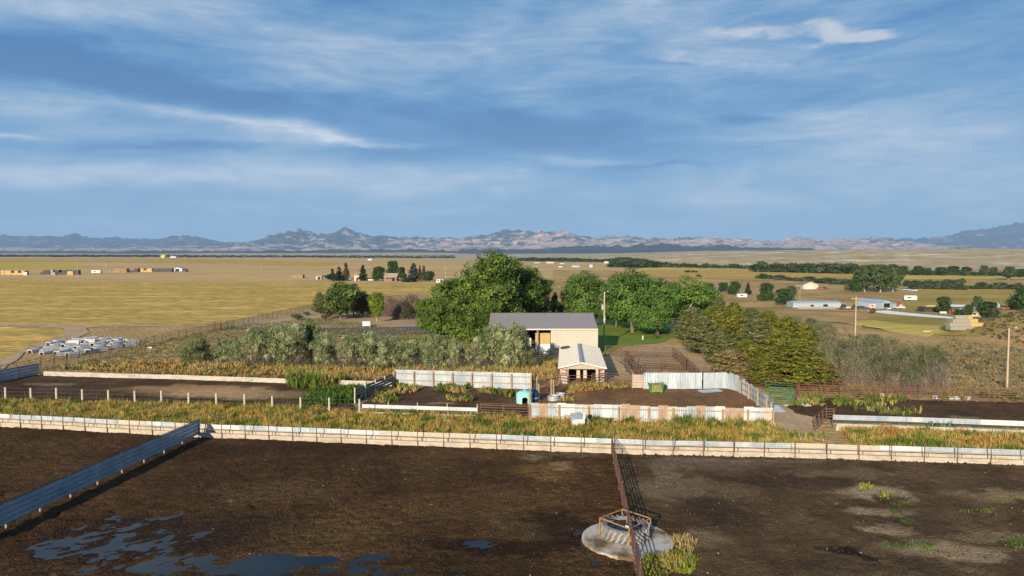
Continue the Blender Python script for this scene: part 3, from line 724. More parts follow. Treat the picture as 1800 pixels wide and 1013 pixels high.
plant(cw3, 1112, 585, 472, 124, 'cottonwood with a rounded crown right of the wooden light pole', gC)
plant(cw3, 1156, 590, 490, 104, 'lower cottonwood touching the lawn beside the small white object', gC)
plant(cw2, 1082, 575, 498, 62, 'dark shaded cottonwood directly behind the light pole', gC)
vt = broadleaf('cottonwood_tree', 12, 6, 360, 28, .24, GREEN, 104, 20, .25, bark='pale_bark', clr=.45, limbn=7, spread=.85, tr=.055)
plant(vt, 1203, 586, 485, 108, 'cottonwood with bare white forking trunk above the junipers', gC)
plant(cw3, 1238, 570, 498, 74, 'cottonwood peeping out above the first junipers', gC)
sp = conifer('dark_conifer', 9, 2.6, 5200, .16, [(.05, .065, .03), (.07, .07, .035), (.04, .06, .03)], 120)
plant(sp, 975, 566, 512, 34, 'dark pointed conifer squeezed between cottonwoods behind the barn ridge', 'dark conifers behind the barn')
plant(sp, 1000, 568, 522, 26, 'smaller dark conifer just right of the pointed one behind the barn', 'dark conifers behind the barn')
plant(sp, 1072, 560, 528, 30, 'dark conifer behind the soccer goal', 'dark conifers behind the barn')
# silvery russian olives in front of the barn
ol1 = broadleaf('russian_olive_tree', 6.2, 3.2, 430, 42, .12, OLIVE, 131, 20, .03, low=True, clr=.26, twig=(900, BROWN), tr=.022)
ol2 = broadleaf('russian_olive_tree', 6.0, 3.0, 380, 42, .12, OLIVE, 132, 18, .03, low=True, clr=.26, twig=(2200, BROWN), tr=.022)
ol3 = broadleaf('russian_olive_tree', 5.8, 3.2, 430, 42, .12, OLIVG, 133, 18, .03, low=True, clr=.26, twig=(900, BROWN), tr=.022)
gO = 'silvery russian olive trees in the row behind the back pens'
for i, (root, px, b_, t_, w_, d_) in enumerate([
        (ol3, 350, 640, 586, 66, 'green tinged end tree'), (ol1, 392, 638, 592, 50, 'low grey'), (ol1, 420, 642, 584, 60, 'pale'), (ol2, 446, 644, 577, 62, 'silvery'),
        (ol1, 488, 643, 571, 74, 'tall silvery'), (ol2, 520, 645, 566, 66, 'twiggy'), (ol3, 548, 640, 562, 56, 'bright green topped'), (ol1, 572, 646, 580, 66, 'yellowish silver'),
        (ol2, 612, 648, 586, 60, 'brown twiggy'), (ol1, 650, 647, 574, 84, 'broad silvery'), (ol1, 690, 650, 583, 66, 'grey green'), (ol2, 722, 650, 596, 50, 'low brownish'),
        (ol1, 764, 651, 584, 66, 'rounded silver'), (ol2, 800, 652, 592, 50, 'twiggy low'), (ol2, 840, 650, 584, 64, 'brown mottled'),
        (ol1, 870, 648, 566, 74, 'tall pale topped'), (ol1, 906, 652, 562, 70, 'tallest pale'), (ol3, 926, 650, 592, 46, 'short green')]):
    plant(root, px, b_, t_ + random.uniform(-4, 12), w_ * random.uniform(.70, .95), f'{d_} russian olive, {ORD[i]} from the left in the row before the barn', gO)
# junipers to the right
ju1 = conifer('juniper_tree', 8.5, 3.4, 13000, .13, JUN, 141, asp=2.0, power=.62, up=.45)
ju2 = conifer('juniper_tree', 8.5, 3.2, 13000, .13, JUN2, 142, asp=2.0, power=.62, up=.5)
ju3 = conifer('juniper_tree', 6, 3.2, 11000, .12, RUST, 143, asp=2.2, power=.5, up=.35)
gJ = 'junipers in the windbreak right of the barn yard'
for i, (root, px, b_, t_, w_, d_) in enumerate([
        (ju2, 1262, 580, 530, 46, 'far olive green'), (ju1, 1290, 584, 538, 48, 'yellow green'), (ju2, 1218, 600, 546, 60, 'bluish green'), (ju2, 1320, 596, 548, 56, 'grey green'), (ju1, 1250, 606, 545, 62, 'leaning olive green'),
        (ju1, 1350, 606, 552, 60, 'yellow green'), (ju2, 1236, 622, 562, 64, 'pale grey green'), (ju1, 1290, 622, 552, 70, 'dense olive green'), (ju1, 1382, 622, 562, 66, 'bright mossy'),
        (ju2, 1330, 638, 566, 78, 'silver tipped'), (ju2, 1268, 640, 588, 62, 'low bushy'), (ju1, 1412, 645, 576, 80, 'tall yellow green'), (ju1, 1366, 660, 588, 96, 'broad moss green'),
        (ju1, 1312, 660, 604, 70, 'low sprawling'), (ju3, 1283, 672, 622, 76, 'rusty brown'), (ju1, 1400, 680, 602, 120, 'largest bright green front'), (ju1, 1345, 678, 628, 70, 'low front'), (ju3, 1448, 682, 642, 60, 'low russet')]):
    plant(root, px, b_ + 1, t_ - 7, w_ * 1.28, f'{d_} juniper, {ORD[i]} from the back of the windbreak', gJ)
# twiggy grey brown brush right of the junipers
br1 = broadleaf('brush_tree', 5, 3.2, 300, 26, .09, [(.17, .19, .08), (.11, .15, .05), (.24, .21, .11)], 151, 14, .05, low=True, clr=.30, twig=(6000, GREYT), tr=.02)
br2 = broadleaf('brush_tree', 5, 3.2, 330, 28, .10, [(.10, .14, .045), (.15, .17, .07), (.16, .15, .09)], 152, 10, .05, low=True, clr=.32, twig=(5000, GREYT), tr=.02)
gB = 'leafless and half leafed brush on the slope right of the junipers'
for i, (root, px, b_, t_, w_, d_) in enumerate([
        (br1, 1395, 590, 556, 50, 'pale mauve grey'), (br2, 1425, 598, 560, 46, 'green topped'), (br1, 1452, 612, 566, 60, 'pale grey leafless'), (br1, 1440, 655, 600, 56, 'white grey leafless'), (br1, 1470, 640, 592, 52, 'tan grey'),
        (br1, 1512, 652, 586, 70, 'dark purplish grey'), (br2, 1532, 640, 588, 56, 'green centred'), (br1, 1505, 674, 620, 66, 'low dark shaded'), (br1, 1560, 660, 592, 70, 'mauve brown'),
        (br2, 1552, 680, 622, 66, 'olive and green'), (br2, 1592, 676, 612, 56, 'bright green'), (br1, 1620, 672, 606, 66, 'brown grey'), (br2, 1640, 680, 612, 62, 'grey green'), (br2, 1606, 688, 645, 50, 'small dark front')]):
    plant(root, px, b_, t_, w_, f'{d_} twiggy brush tree, {ORD[i]} along the slope from the junipers', gB)
# trees of the small yard left of the cottonwoods
yb = broadleaf('broadleaf_tree', 8, 4, 420, 28, .24, [(.10, .155, .035), (.14, .19, .045), (.08, .12, .03)], 161, 10, .06, low=True, clr=.45)
yd = broadleaf('broadleaf_tree', 8, 4, 420, 28, .22, [(.055, .07, .03), (.08, .085, .04), (.10, .09, .045)], 162, 10, .06, low=True, clr=.45, twig=(1500, BROWN))
yy_ = broadleaf('broadleaf_tree', 7, 2.8, 300, 26, .20, [(.20, .26, .03), (.26, .30, .035), (.15, .22, .03)], 163, 9, .25, bark='pale_bark', clr=.4, tr=.02)
rb = broadleaf('bare_shrub', 5, 3.4, 120, 22, .12, [(.20, .15, .10), (.24, .18, .13)], 164, 9, .04, low=True, clr=.4, twig=(8000, [(.26, .18, .14), (.33, .24, .19), (.20, .14, .11)]), tr=.02)
gY = 'ornamental trees in the brown yard beyond the drive'
for root, px, b_, t_, w_, l in [(yb, 600, 562, 496, 72, 'bright green leaning tree in the brown yard'), (ju2, 562, 552, 513, 34, 'olive juniper at the left edge of the yard trees'),
        (yd, 622, 556, 499, 44, 'dark green tree behind the bright one in the yard'), (yd, 578, 560, 528, 34, 'brownish tree in front of the bright green one'),
        (yd, 638, 558, 513, 44, 'dark shaded tree left of the yellow green one'), (yy_, 662, 567, 515, 34, 'small yellow green tree with a pale trunk'),
        (rb, 690, 556, 520, 50, 'reddish leafless shrub behind the yellow green tree'), (rb, 722, 552, 517, 60, 'tall reddish leafless shrub nearest the cottonwoods'),
        (yd, 716, 562, 536, 34, 'dark round bush before the reddish shrubs'), (rb, 704, 561, 534, 34, 'small brown shrub beside the dark round bush')]:
    plant(root, px, b_, t_, w_, l, gY)
sb = broadleaf('shrub', 1.6, 1.1, 90, 22, .10, [(.10, .11, .04), (.13, .13, .06)], 171, 6, .05, low=True, clr=.18, tr=.03)
for px, b_, t_, w_, l in [(523, 563, 552, 22, 'low dark shrub in the brown yard near the pipe fence'), (540, 555, 548, 12, 'tiny round shrub behind the low dark one'),
        (571, 563, 553, 12, 'small upright shrub left of the orange ground'), (1152, 596, 586, 8, 'small shrub by the lawn edge')]:
    plant(sb, px, b_, t_, w_, l, 'small shrubs about the yard', 'shrub')
# ---- far farmstead trees and river trees (coarser crowns)
ft = [broadleaf('far_tree', 11, 5, 200, 14, .62, [(.035, .075, .018), (.05, .095, .024), (.07, .11, .03)], 181, 9, .04, low=True, clr=.7),
      broadleaf('far_tree', 12, 6, 240, 14, .62, [(.085, .125, .045), (.11, .15, .055), (.065, .10, .035)], 182, 10, .12, bark='pale_bark', clr=.7, tr=.03),
      broadleaf('far_tree', 8, 4, 160, 14, .45, [(.13, .14, .08), (.16, .165, .10)], 183, 8, .04, low=True, clr=.5)]
fc = [conifer('far_conifer', 11, 3.4, 2800, .42, [(.03, .055, .02), (.045, .07, .03)], 184, asp=1.5),
      conifer('far_conifer', 11, 3.6, 2800, .42, [(.06, .085, .06), (.085, .11, .08)], 185, asp=1.5),
      conifer('far_conifer', 11, 3.4, 2800, .42, [(.12, .085, .04), (.09, .085, .035)], 186, asp=1.5)]
gF = 'trees around the far farmhouse at left'
for root, px, b_, t_, w_, l in [(fc[2], 584, 492, 472, 15, 'rusty conifer at the left end of the far farmhouse'), (fc[2], 596, 491, 469, 18, 'second rusty conifer beside the far farmhouse'), (fc[2], 608, 492, 462, 16, 'tallest pointed rusty conifer of the farmhouse row'),
        (ft[0], 590, 494, 482, 44, 'low dark hedge like tree at the farm entrance'), (fc[0], 638, 494, 466, 20, 'dark green pointed conifer right of the small tan shed'), (ft[0], 664, 494, 469, 30, 'round dark tree left of the farmhouse roof'),
        (ft[0], 691, 488, 459, 26, 'tallest round tree behind the farmhouse roof'), (ft[0], 706, 492, 470, 18, 'dark tree right of the farmhouse roof'), (fc[1], 727, 494, 462, 26, 'blue spruce in the farmhouse garden'),
        (fc[2], 738, 494, 466, 10, 'slender brown conifer by the blue spruce'), (fc[1], 745, 494, 466, 12, 'slender pale conifer right of the brown one'), (ft[0], 755, 495, 477, 22, 'low round tree beside the white shed'), (ft[0], 720, 496, 488, 40, 'low hedge before the blue spruce')]:
    plant(root, px, b_, t_, w_, l, gF)
gV = 'trees around the valley farms'
for root, px, b_, t_, w_, l in [(ft[0], 1248, 512, 498, 18, 'small round tree left of the grey roofed house'), (ft[0], 1272, 513, 497, 22, 'dark tree behind the grey roofed house'), (ft[0], 1290, 518, 495, 26, 'round dark tree right of the grey roofed house'), (fc[0], 1315, 518, 497, 14, 'dark conical tree behind the white camper'),
        (ft[0], 1345, 529, 498, 32, 'square topped dark tree on the slope'), (ft[1], 1336, 530, 518, 14, 'grey green bush in front of the square topped tree'), (ft[0], 1380, 537, 508, 36, 'leaning dark green tree at the end of the long shed'), (ft[1], 1388, 530, 503, 26, 'thin pale tree behind the leaning one'),
        (ft[1], 1520, 513, 470, 46, 'left big cottonwood of the valley clump'), (ft[1], 1548, 514, 466, 56, 'largest cottonwood of the valley clump'), (ft[1], 1570, 513, 470, 36, 'right big cottonwood of the valley clump'), (ft[0], 1504, 513, 486, 22, 'low dark tree at the left foot of the clump'), (ft[2], 1490, 511, 500, 20, 'bush before the tan garage'),
        (ft[0], 1661, 551, 522, 30, 'round green tree beside the dark haystack shed'), (ft[0], 1703, 557, 536, 18, 'small dark tree before the low farmhouse'), (ft[1], 1716, 545, 521, 20, 'leafless tan tree behind the low farmhouse'), (ft[0], 1735, 558, 531, 40, 'wide green tree hiding the low farmhouse'), (ft[1], 1748, 558, 542, 24, 'green tree right of the low farmhouse'),
        (ft[0], 1797, 546, 506, 50, 'large dark tree at the right edge of the valley farm'), (ft[0], 1683, 555, 544, 16, 'small shrub like tree by the red machinery'), (ft[2], 1590, 572, 566, 8, 'tiny bush by the gravel lane') if False else (ft[2], 1534, 551, 543, 12, 'tiny bush by the machine shed yard')]:
    plant(root, px, b_, t_, w_, l, gV)
gR = 'separate cottonwoods along the river at right'
for i, (k, px, b_, t_, w_) in enumerate([(0, 1590, 484, 468, 20), (0, 1612, 484, 468, 26), (1, 1632, 484, 471, 18), (0, 1655, 484, 470, 24), (0, 1676, 484, 468, 26), (0, 1696, 484, 469, 24), (1, 1728, 485, 467, 20), (1, 1748, 485, 470, 18), (1, 1772, 492, 469, 28), (0, 1798, 488, 473, 24)]):
    plant(ft[k], px, b_, t_, w_, f'{ORD[i]} separate river cottonwood, counted from the large valley clump rightwards', gR)

def merged(name, items, m, label, kind='stuff', protos=None):
    """many small far trees as one mass"""
    VV = []; CC = []; FF = []; base = 0
    for root, x, y, z, w, h, a in items:
        me = root.children[0].data if root.children[0].name.startswith('crown') else root.children[1].data
        n = len(me.vertices); v = np.empty(n * 3, np.float32); me.vertices.foreach_get('co', v); v = v.reshape(-1, 3)
        c = np.empty(n * 4, np.float32); me.color_attributes['Col'].data.foreach_get('color', c); c = c.reshape(-1, 4)[:, :3]
        ca, sa = math.cos(a), math.sin(a)
        sx = w / 2 / root['r']; sz = h / root['h']
        VV.append(np.stack([(v[:, 0] * ca - v[:, 1] * sa) * sx + x, (v[:, 0] * sa + v[:, 1] * ca) * sx + y, v[:, 2] * sz + z], 1)); CC.append(c)
    V3 = np.concatenate(VV); o = put(npmesh(name, V3, np.arange(len(V3), dtype=np.int32).reshape(-1, 4), 'leaf', np.concatenate(CC)), name)
    return tag(o, label, kind=kind)
fl = [broadleaf('f', 12, 6, 60, 9, 1.5, [(.035, .07, .022), (.055, .095, .03), (.08, .115, .04)], 191, 8, .02, low=True, clr=1.2),
      broadleaf('f', 12, 6, 60, 9, 1.5, [(.07, .10, .045), (.10, .125, .06)], 192, 8, .02, low=True, clr=1.2)]
def belt(name, label, segs, step, hpx, wk=1.6, mixp=.3):
    it = []
    for (x0, y0, x1, y1, hp) in segs:
        n = max(2, int(abs(x1 - x0) / step))
        for i in range(n):
            px = x0 + (x1 - x0) * (i + random.random()) / n; py = y0 + (y1 - y0) * (px - x0) / (x1 - x0) + random.uniform(-.5, .5)
            g = G(px, py); h = hp * pxm(g.y) * random.uniform(.6, 1.15)
            it.append((fl[1] if random.random() < mixp else fl[0], g.x, g.y, g.z, h * wk * random.uniform(.8, 1.3), h, random.uniform(0, 6.28)))
    return merged(name, it, 'leaf', label)
belt('woodland', 'continuous dark green belt of trees along the river', [(1120, 469, 1335, 473, 8), (1335, 478, 1570, 483, 15), (1335, 476, 1500, 479, 13), (1430, 480, 1500, 481, 16), (1550, 483, 1800, 486, 9)], 4.5, 10)
belt('tree_belt', 'thin far green line of trees across the whole plain', [(-40, 451.5, 330, 452, 3.5), (330, 452.5, 560, 452.6, 2.6), (560, 453, 800, 454, 2.6), (910, 459, 1140, 462, 6), (1080, 470, 1145, 471, 12), (920, 458, 1100, 462, 5), (1080, 458, 1130, 461, 6), (-40, 449.8, 800, 451.5, 2)], 3, 4, 2.4)
belt('willow_thicket', 'grey green willow scrub strips in the valley meadows', [(1330, 490, 1500, 500, 8), (1420, 496, 1500, 502, 9), (1590, 504, 1690, 500, 9), (1600, 508, 1700, 510, 9), (1720, 508, 1840, 510, 10), (1640, 507, 1720, 509, 7), (1226, 488, 1232, 488, 5), (1205, 479, 1225, 479, 4)], 4, 8, 1.7, 1.0)
for r in fl:
    for ch in list(r.children): bpy.data.objects.remove(ch)
    bpy.data.objects.remove(r)

# ================================================================ WEEDS AND GRASS (stuff)
def weeds(name, polys, dens, hr, palf, label, blades=12, wid=.035, spread=.38, seed=1, excl=None, world=False, patchy=None, mat_='weed'):
    if name != 'weeds': palf = (lambda f: (lambda x, y, g: f(x, y, g) * .95))(palf)
    g = np.random.default_rng(seed)
    VV = []; CC = []
    for poly in polys:
        P = [tuple(p) for p in poly] if world else [tuple(G(*p))[:2] for p in poly]
        B = np.array(P); x0, y0 = B.min(0); x1, y1 = B.max(0)
        n = int((x1 - x0) * (y1 - y0) * dens)
        x = g.uniform(x0, x1, n); y = g.uniform(y0, y1, n); k = inpoly(x, y, P); x = x[k]; y = y[k]
        if patchy:
            q = fbm(x / patchy[0], y / patchy[0], 3, seed + 3); k = g.uniform(0, 1, len(x)) < np.clip((q - patchy[1]) / .12, 0, 1); x = x[k]; y = y[k]
        n = len(x)
        if n == 0: continue
        z = tz(x, y)
        h = g.uniform(hr[0], hr[1], n) * (.6 + .8 * fbm(x / 1.3, y / 1.3, 2, seed))
        col = palf(x, y, g)
        nb = blades
        X = np.repeat(x, nb); Y = np.repeat(y, nb); Z = np.repeat(z, nb); H = np.repeat(h, nb) * g.uniform(.5, 1.05, n * nb)
        cl = np.repeat(col, nb, 0) * g.uniform(.7, 1.3, (n * nb, 1))
        t = g.uniform(0, 6.283, n * nb); s = np.abs(g.normal(0, spread, n * nb)) * H
        bx = X + g.normal(0, .5, n * nb) * s * .4; by = Y + g.normal(0, .5, n * nb) * s * .4
        tx = bx + np.cos(t) * s; ty = by + np.sin(t) * s
        w = wid * g.uniform(.6, 1.5, n * nb); a = g.uniform(0, 6.283, n * nb); ux = np.cos(a) * w; uy = np.sin(a) * w
        # a narrow lozenge: foot, two shoulders, tip
        mx_ = bx + (tx - bx) * .6; my_ = by + (ty - by) * .6; mz = Z + H * .62
        VV.append(np.stack([np.stack([bx, by, Z - .02], 1), np.stack([mx_ - ux, my_ - uy, mz], 1), np.stack([tx, ty, Z + H], 1), np.stack([mx_ + ux, my_ + uy, mz], 1)], 1).reshape(-1, 3))
        CC.append(np.repeat(cl, 4, 0))
    V3 = np.concatenate(VV)
    o = put(npmesh(name, V3, quads(len(V3) // 4), mat_, np.concatenate(CC)), name)
    return tag(o, label, kind='stuff')
def palmix(cols, sc=(2.2, 1.6), s=3):
    c = np.array(cols)
    def f(x, y, g):
        q = fbm(x / sc[0], y / sc[1], 3, s); q = np.clip((q - .28) / .44 + g.normal(0, .12, len(x)), 0, .999)
        return c[(q * len(c)).astype(int)]
    return f
GOLD = (.54, .41, .10); OLV = (.33, .29, .07); GRN = (.13, .17, .032); ORG = (.42, .235, .07); TANW = (.42, .31, .135); DGR = (.065, .11, .025)
bp = [G(px, py) for px, py in BUNK]
def beh(p, d): return (p.x, p.y + d)
strip = [beh(p, 2.6) for p in bp] + [beh(p, 2.6 + k) for p, k in zip(reversed(bp), [9.5, 9.5, 9.5, 10, 10.5, 11, 11.5, 12, 12])]
cutL = [p for p in strip]
xg0 = G(1362, 760).x; xg1 = G(1452, 760).x
L1 = [(p[0], p[1]) for p in cutL]
weeds('weeds', [[beh(bp[0], 2.4), beh(bp[1], 2.4), beh(bp[2], 2.6), beh(bp[3], 2.4), beh(bp[4], 2.4), beh(bp[5], 2.4), (xg0, beh(bp[6], 2.6)[1]), G(1360, 748)[:2], G(1200, 739)[:2], G(932, 739)[:2], G(838, 728)[:2], G(630, 727)[:2], G(560, 722)[:2], G(300, 714)[:2], G(0, 706)[:2], G(-160, 702)[:2]]],
      24, (.28, .80), palmix([GRN, OLV, TANW, GOLD, OLV, ORG, OLV, GOLD, ORG, GRN], (1.6, 1.2)), 'tall gold and olive weeds filling the strip behind the long feed bunk', 15, .017, .42, 201, world=True)
weeds('weeds', [[(xg1, beh(bp[6], 2.4)[1]), beh(bp[7], 2.4), beh(bp[8], 2.4), G(1960, 772)[:2], G(1800, 766)[:2], G(1620, 759)[:2], G(1470, 753)[:2]]],
      24, (.3, .8), palmix([GRN, OLV, GOLD, OLV, TANW, GOLD, ORG], (1.6, 1.2), s=9), 'tall gold weeds before the back right feed bunk', 15, .017, .42, 202, world=True)
weeds('weeds', [[(1366, 776), (1450, 778), (1450, 768), (1400, 764), (1366, 756)]], 7, (.3, .7), palmix([GRN, OLV, TANW]), 'thin green weeds in the gap between back pens', 10, .035, .4, 203)
weeds('weeds', [[(930, 748), (1160, 752), (1355, 760), (1355, 748), (1150, 742), (945, 737)]], 8, (.6, 1.15), palmix([GRN, DGR, GRN, OLV], (1.6, 1.2), 5), 'taller green weeds against the patchwork sheet fence', 26, .03, .45, 204, patchy=(1.6, .46))
weeds('weeds', [[(1470, 756), (1560, 762), (1800, 772), (1800, 767), (1560, 756), (1470, 748)]], 5, (.8, 1.4), palmix([GRN, (.13, .2, .1), DGR], (1.6, 1.2), 6), 'round green weeds leaning on the back right bunk', 20, .05, .45, 205, patchy=(1.6, .55))
weeds('weeds', [[(532, 706), (556, 694), (600, 686), (650, 688), (632, 708), (575, 716), (540, 714)]], 16, (.5, 1.1), palmix([DGR, GRN, DGR, (.06, .15, .03)]), 'dense dark green weeds in the corner by the old board fence', 14, .05, .35, 206)
weeds('weeds', [[(505, 684), (512, 662), (560, 672), (610, 676), (560, 684)]], 6, (.8, 1.9), palmix([GRN, (.16, .25, .04), OLV]), 'bright green bushy weed over the low back bunk', 18, .05, .4, 207)
weeds('weeds', [[(690, 696), (735, 690), (745, 683), (695, 678)], [(760, 692), (880, 694), (880, 684), (770, 682)], [(655, 712), (700, 708), (690, 690), (650, 700)], [(785, 706), (835, 708), (830, 702), (790, 701)], [(885, 700), (910, 700), (905, 690), (890, 690)]], 9, (.3, .9), palmix([GRN, OLV, GRN, OLV, TANW]), 'clumps of green and rusty weeds inside the teal hut pen', 16, .05, .45, 208, patchy=(1.5, .36))
weeds('weeds', [[(995, 694), (1060, 686), (1120, 683), (1120, 676), (1000, 678)], [(978, 706), (1010, 708), (1010, 700), (985, 698)]], 10, (.25, .6), palmix([OLV, TANW, GRN, ORG]), 'low weeds before the shed gates', 12, .035, .45, 209)
weeds('weeds', [[(1350, 712), (1400, 716), (1452, 716), (1445, 700), (1420, 694), (1400, 712)], [(1460, 716), (1560, 716), (1620, 700), (1480, 696)], [(1650, 702), (1800, 706), (1800, 696), (1660, 695)], [(1480, 728), (1620, 734), (1620, 728), (1500, 722)]], 8, (.3, .9), palmix([GRN, OLV, (.24, .25, .09), GRN]), 'green and yellow weeds scattered in the back right pen', 14, .045, .45, 210, patchy=(2.2, .42))
weeds('weeds', [[(320, 664), (505, 671), (690, 676), (690, 652), (560, 650), (300, 640), (200, 640), (100, 650)]], 9, (.3, .85), palmix([OLV, ORG, TANW, GRN, ORG, TANW], (4, 2.5), 7), 'rusty and green rough grass below the silvery tree row', 8, .05, .35, 211)
weeds('weeds', [[(690, 660), (930, 668), (980, 672), (975, 640), (930, 650), (700, 652)]], 9, (.35, 1.0), palmix([TANW, ORG, TANW, OLV, (.35, .26, .09)], (3, 2), 8), 'tan and orange tall grass between the barn and the sheet fence', 9, .05, .35, 212)
weeds('grass', [[(-200, 700), (0, 662), (80, 648), (130, 640), (250, 608), (400, 574), (560, 560), (800, 590), (860, 640), (600, 652), (330, 645), (100, 652), (0, 672)]], 3.2, (.14, .36), palmix([(.22, .19, .09), (.19, .18, .08), (.28, .23, .11), (.16, .17, .06)], (9, 5), 9), 'short dry grass of the rough pasture left of the trees', 6, .05, .6, 213)
weeds('grass', [[(1340, 690), (1460, 690), (1640, 690), (1960, 700), (1960, 640), (1800, 617), (1640, 607), (1450, 582), (1380, 566), (1300, 556), (1250, 560), (1260, 600), (1400, 660)]], 2.6, (.14, .42), palmix([(.29, .23, .11), (.22, .19, .10), (.33, .26, .12), (.20, .185, .11), (.25, .23, .09)], (5, 3), 10), 'dry tufted grass covering the right hillside', 7, .06, .6, 214)
weeds('sagebrush', [[(1420, 640), (1660, 690), (1960, 690), (1960, 630), (1800, 617), (1640, 607), (1480, 590)]], .22, (.35, .6), palmix([(.17, .17, .12), (.12, .11, .07), (.20, .19, .14)], (3, 3), 4), 'low grey sage clumps dotted over the right hillside', 26, .05, .8, 215)
def world_ring(cx, cy, r, n=20): return [(cx + r * math.cos(6.283 * i / n), cy + r * math.sin(6.283 * i / n)) for i in range(n)]
weeds('sagebrush', [world_ring(172, 190, 40)], .5, (.4, .9), palmix([(.15, .13, .09), (.10, .085, .055), (.18, .16, .11)], (6, 6), 4), 'dark sage covering the small hill at the right edge', 16, .08, .8, 216, world=True)
weeds('weeds', [[(1010, 668), (1060, 672), (1120, 680), (1120, 660), (1060, 650)]], .4, (.2, .4), palmix([OLV, TANW]), 'sparse dry weeds in the corral yard', 10, .03, .5, 217)
weeds('grass', [[(1178, 1013), (1215, 1013), (1225, 990), (1205, 968), (1180, 978), (1130, 985), (1128, 1030), (1160, 1060)]], 60, (.15, .45), palmix([(.30, .36, .04), (.16, .22, .03), (.36, .32, .08)], (.8, .8), 2), 'bright yellow green grass growing round the tyre waterer pad', 7, .018, .5, 218)
weeds('grass', [[(1185, 965), (1215, 985), (1222, 962), (1200, 948), (1180, 952)]], 26, (.3, .6), palmix([(.5, .38, .17), (.42, .31, .13)], (.8, .8), 2), 'tuft of pale dry stalks beside the tyre waterer pad', 6, .02, .6, 219)
def mound(px, py, w, h): return [(px - w, py), (px - w * .5, py - h), (px + w * .4, py - h), (px + w, py - h * .2), (px + w * .6, py + h), (px - w * .3, py + h)]
weeds('grass', [mound(1595, 962, 55, 8), mound(1570, 906, 26, 7), mound(1585, 888, 22, 3), mound(1640, 975, 24, 5), mound(1790, 960, 34, 12), mound(1740, 905, 26, 6), mound(1700, 903, 14, 4), mound(1600, 920, 20, 5), mound(1780, 877, 8, 3), mound(1740, 885, 36, 4)],
      75, (.14, .28), palmix([(.08, .15, .03), (.11, .18, .04), (.16, .20, .05)], (1, 1), 2), 'flat green grass patches on the right pen floor', 6, .022, .7, 220, patchy=(.9, .36))
weeds('weeds', [mound(1523, 861, 12, 4), mound(1557, 877, 14, 4)], 20, (.25, .45), palmix([(.34, .36, .04), (.26, .30, .04)], (1, 1), 2), 'yellow green weed tufts standing on the right pen floor', 10, .022, .6, 221)
# clods, straw and pale stones on the pen floors
def litter(name, polys, dens, size, cols, label, seed, z0=None):
    g = np.random.default_rng(seed); VV = []; CC = []
    T = np.array([(1, 0, -.5), (-.5, .87, -.5), (-.5, -.87, -.5), (0, 0, .8)]); FT = np.array([(0, 1, 3), (1, 2, 3), (2, 0, 3)])
    for poly in polys:
        P = [tuple(G(*p))[:2] for p in poly]; B = np.array(P); x0, y0 = B.min(0); x1, y1 = B.max(0)
        n = int((x1 - x0) * (y1 - y0) * dens); x = g.uniform(x0, x1, n); y = g.uniform(y0, y1, n); k = inpoly(x, y, P); x = x[k]; y = y[k]; n = len(x)
        z0 = pen_z(x, y, PZ, .08, dip_main) if name == 'clods' and seed == 301 or seed == 303 else pen_z(x, y, PZ, .055, None) if seed != 305 else np.full(n, PZ - .08)
        k = z0 > PZ - .085; x = x[k]; y = y[k]; z0 = (z0[k] - .015)[:, None]; n = len(x)
        s = np.minimum(g.lognormal(math.log(size), .5, n), size * 2.2); a = g.uniform(0, 6.28, n)
        sx = g.uniform(.5, 1.5, n)
        v = np.stack([(T[None, :, 0] * np.cos(a)[:, None] - T[None, :, 1] * np.sin(a)[:, None] * sx[:, None]) * s[:, None] + x[:, None],
                      (T[None, :, 0] * np.sin(a)[:, None] + T[None, :, 1] * np.cos(a)[:, None] * sx[:, None]) * s[:, None] + y[:, None],
                      T[None, :, 2] * s[:, None] * .7 + z0 + .02 + s[:, None] * .2], 2)
        VV.append(v.reshape(-1, 3)); c = np.array(cols)[g.integers(0, len(cols), n)]; CC.append(np.repeat(c, 4, 0))
    V3 = np.concatenate(VV); n = len(V3) // 4
    F = (FT[None] + 4 * np.arange(n)[:, None, None]).reshape(-1, 3)
    return tag(put(npmesh(name, V3, F, 'weed', np.concatenate(CC)), name), label, kind='stuff')
litter('clods', [[(-100, 1100), (0, 752), (600, 781), (1070, 799), (1115, 1060)]], 16, .036, [(.04, .027, .018), (.065, .045, .03), (.09, .065, .04), (.03, .02, .015)], 'dark soil clods scattered over the front pen', 301)
litter('clods', [[(1125, 1060), (1080, 800), (1400, 807), (1900, 824), (1950, 1060)]], 12, .03, [(.05, .036, .027), (.09, .07, .05), (.13, .10, .075)], 'small dry clods over the right pen', 302)
litter('pale_litter', [[(200, 1040), (560, 800), (1070, 803), (1110, 1040)]], .45, .028, [(.45, .40, .32), (.55, .5, .42), (.3, .25, .18)], 'pale straw bits and stones in the front pen', 303)
litter('pale_litter', [[(1130, 1040), (1090, 803), (1400, 809), (1850, 822), (1900, 1040)]], .5, .028, [(.5, .45, .38), (.6, .55, .48), (.3, .25, .18)], 'pale straw bits and stones in the right pen', 304)
litter('pale_litter', [[(1640, 968), (1690, 990), (1700, 980), (1640, 940), (1600, 930), (1560, 925), (1560, 945)], [(1380, 770), (1440, 772), (1430, 755), (1385, 755)], [(1540, 703), (1720, 706), (1720, 698), (1540, 695)]], 3, .05, [(.5, .45, .38), (.65, .62, .55)], 'patch of pale broken litter on dry ground', 305)
litter('clods', [[(1120, 803), (1140, 806), (1400, 812), (1800, 824), (1800, 820), (1400, 806), (1120, 800)]], 22, .09, [(.10, .07, .04), (.14, .10, .06), (.07, .05, .03)], 'ridge of crusted soil along the foot of the right bunk', 306)

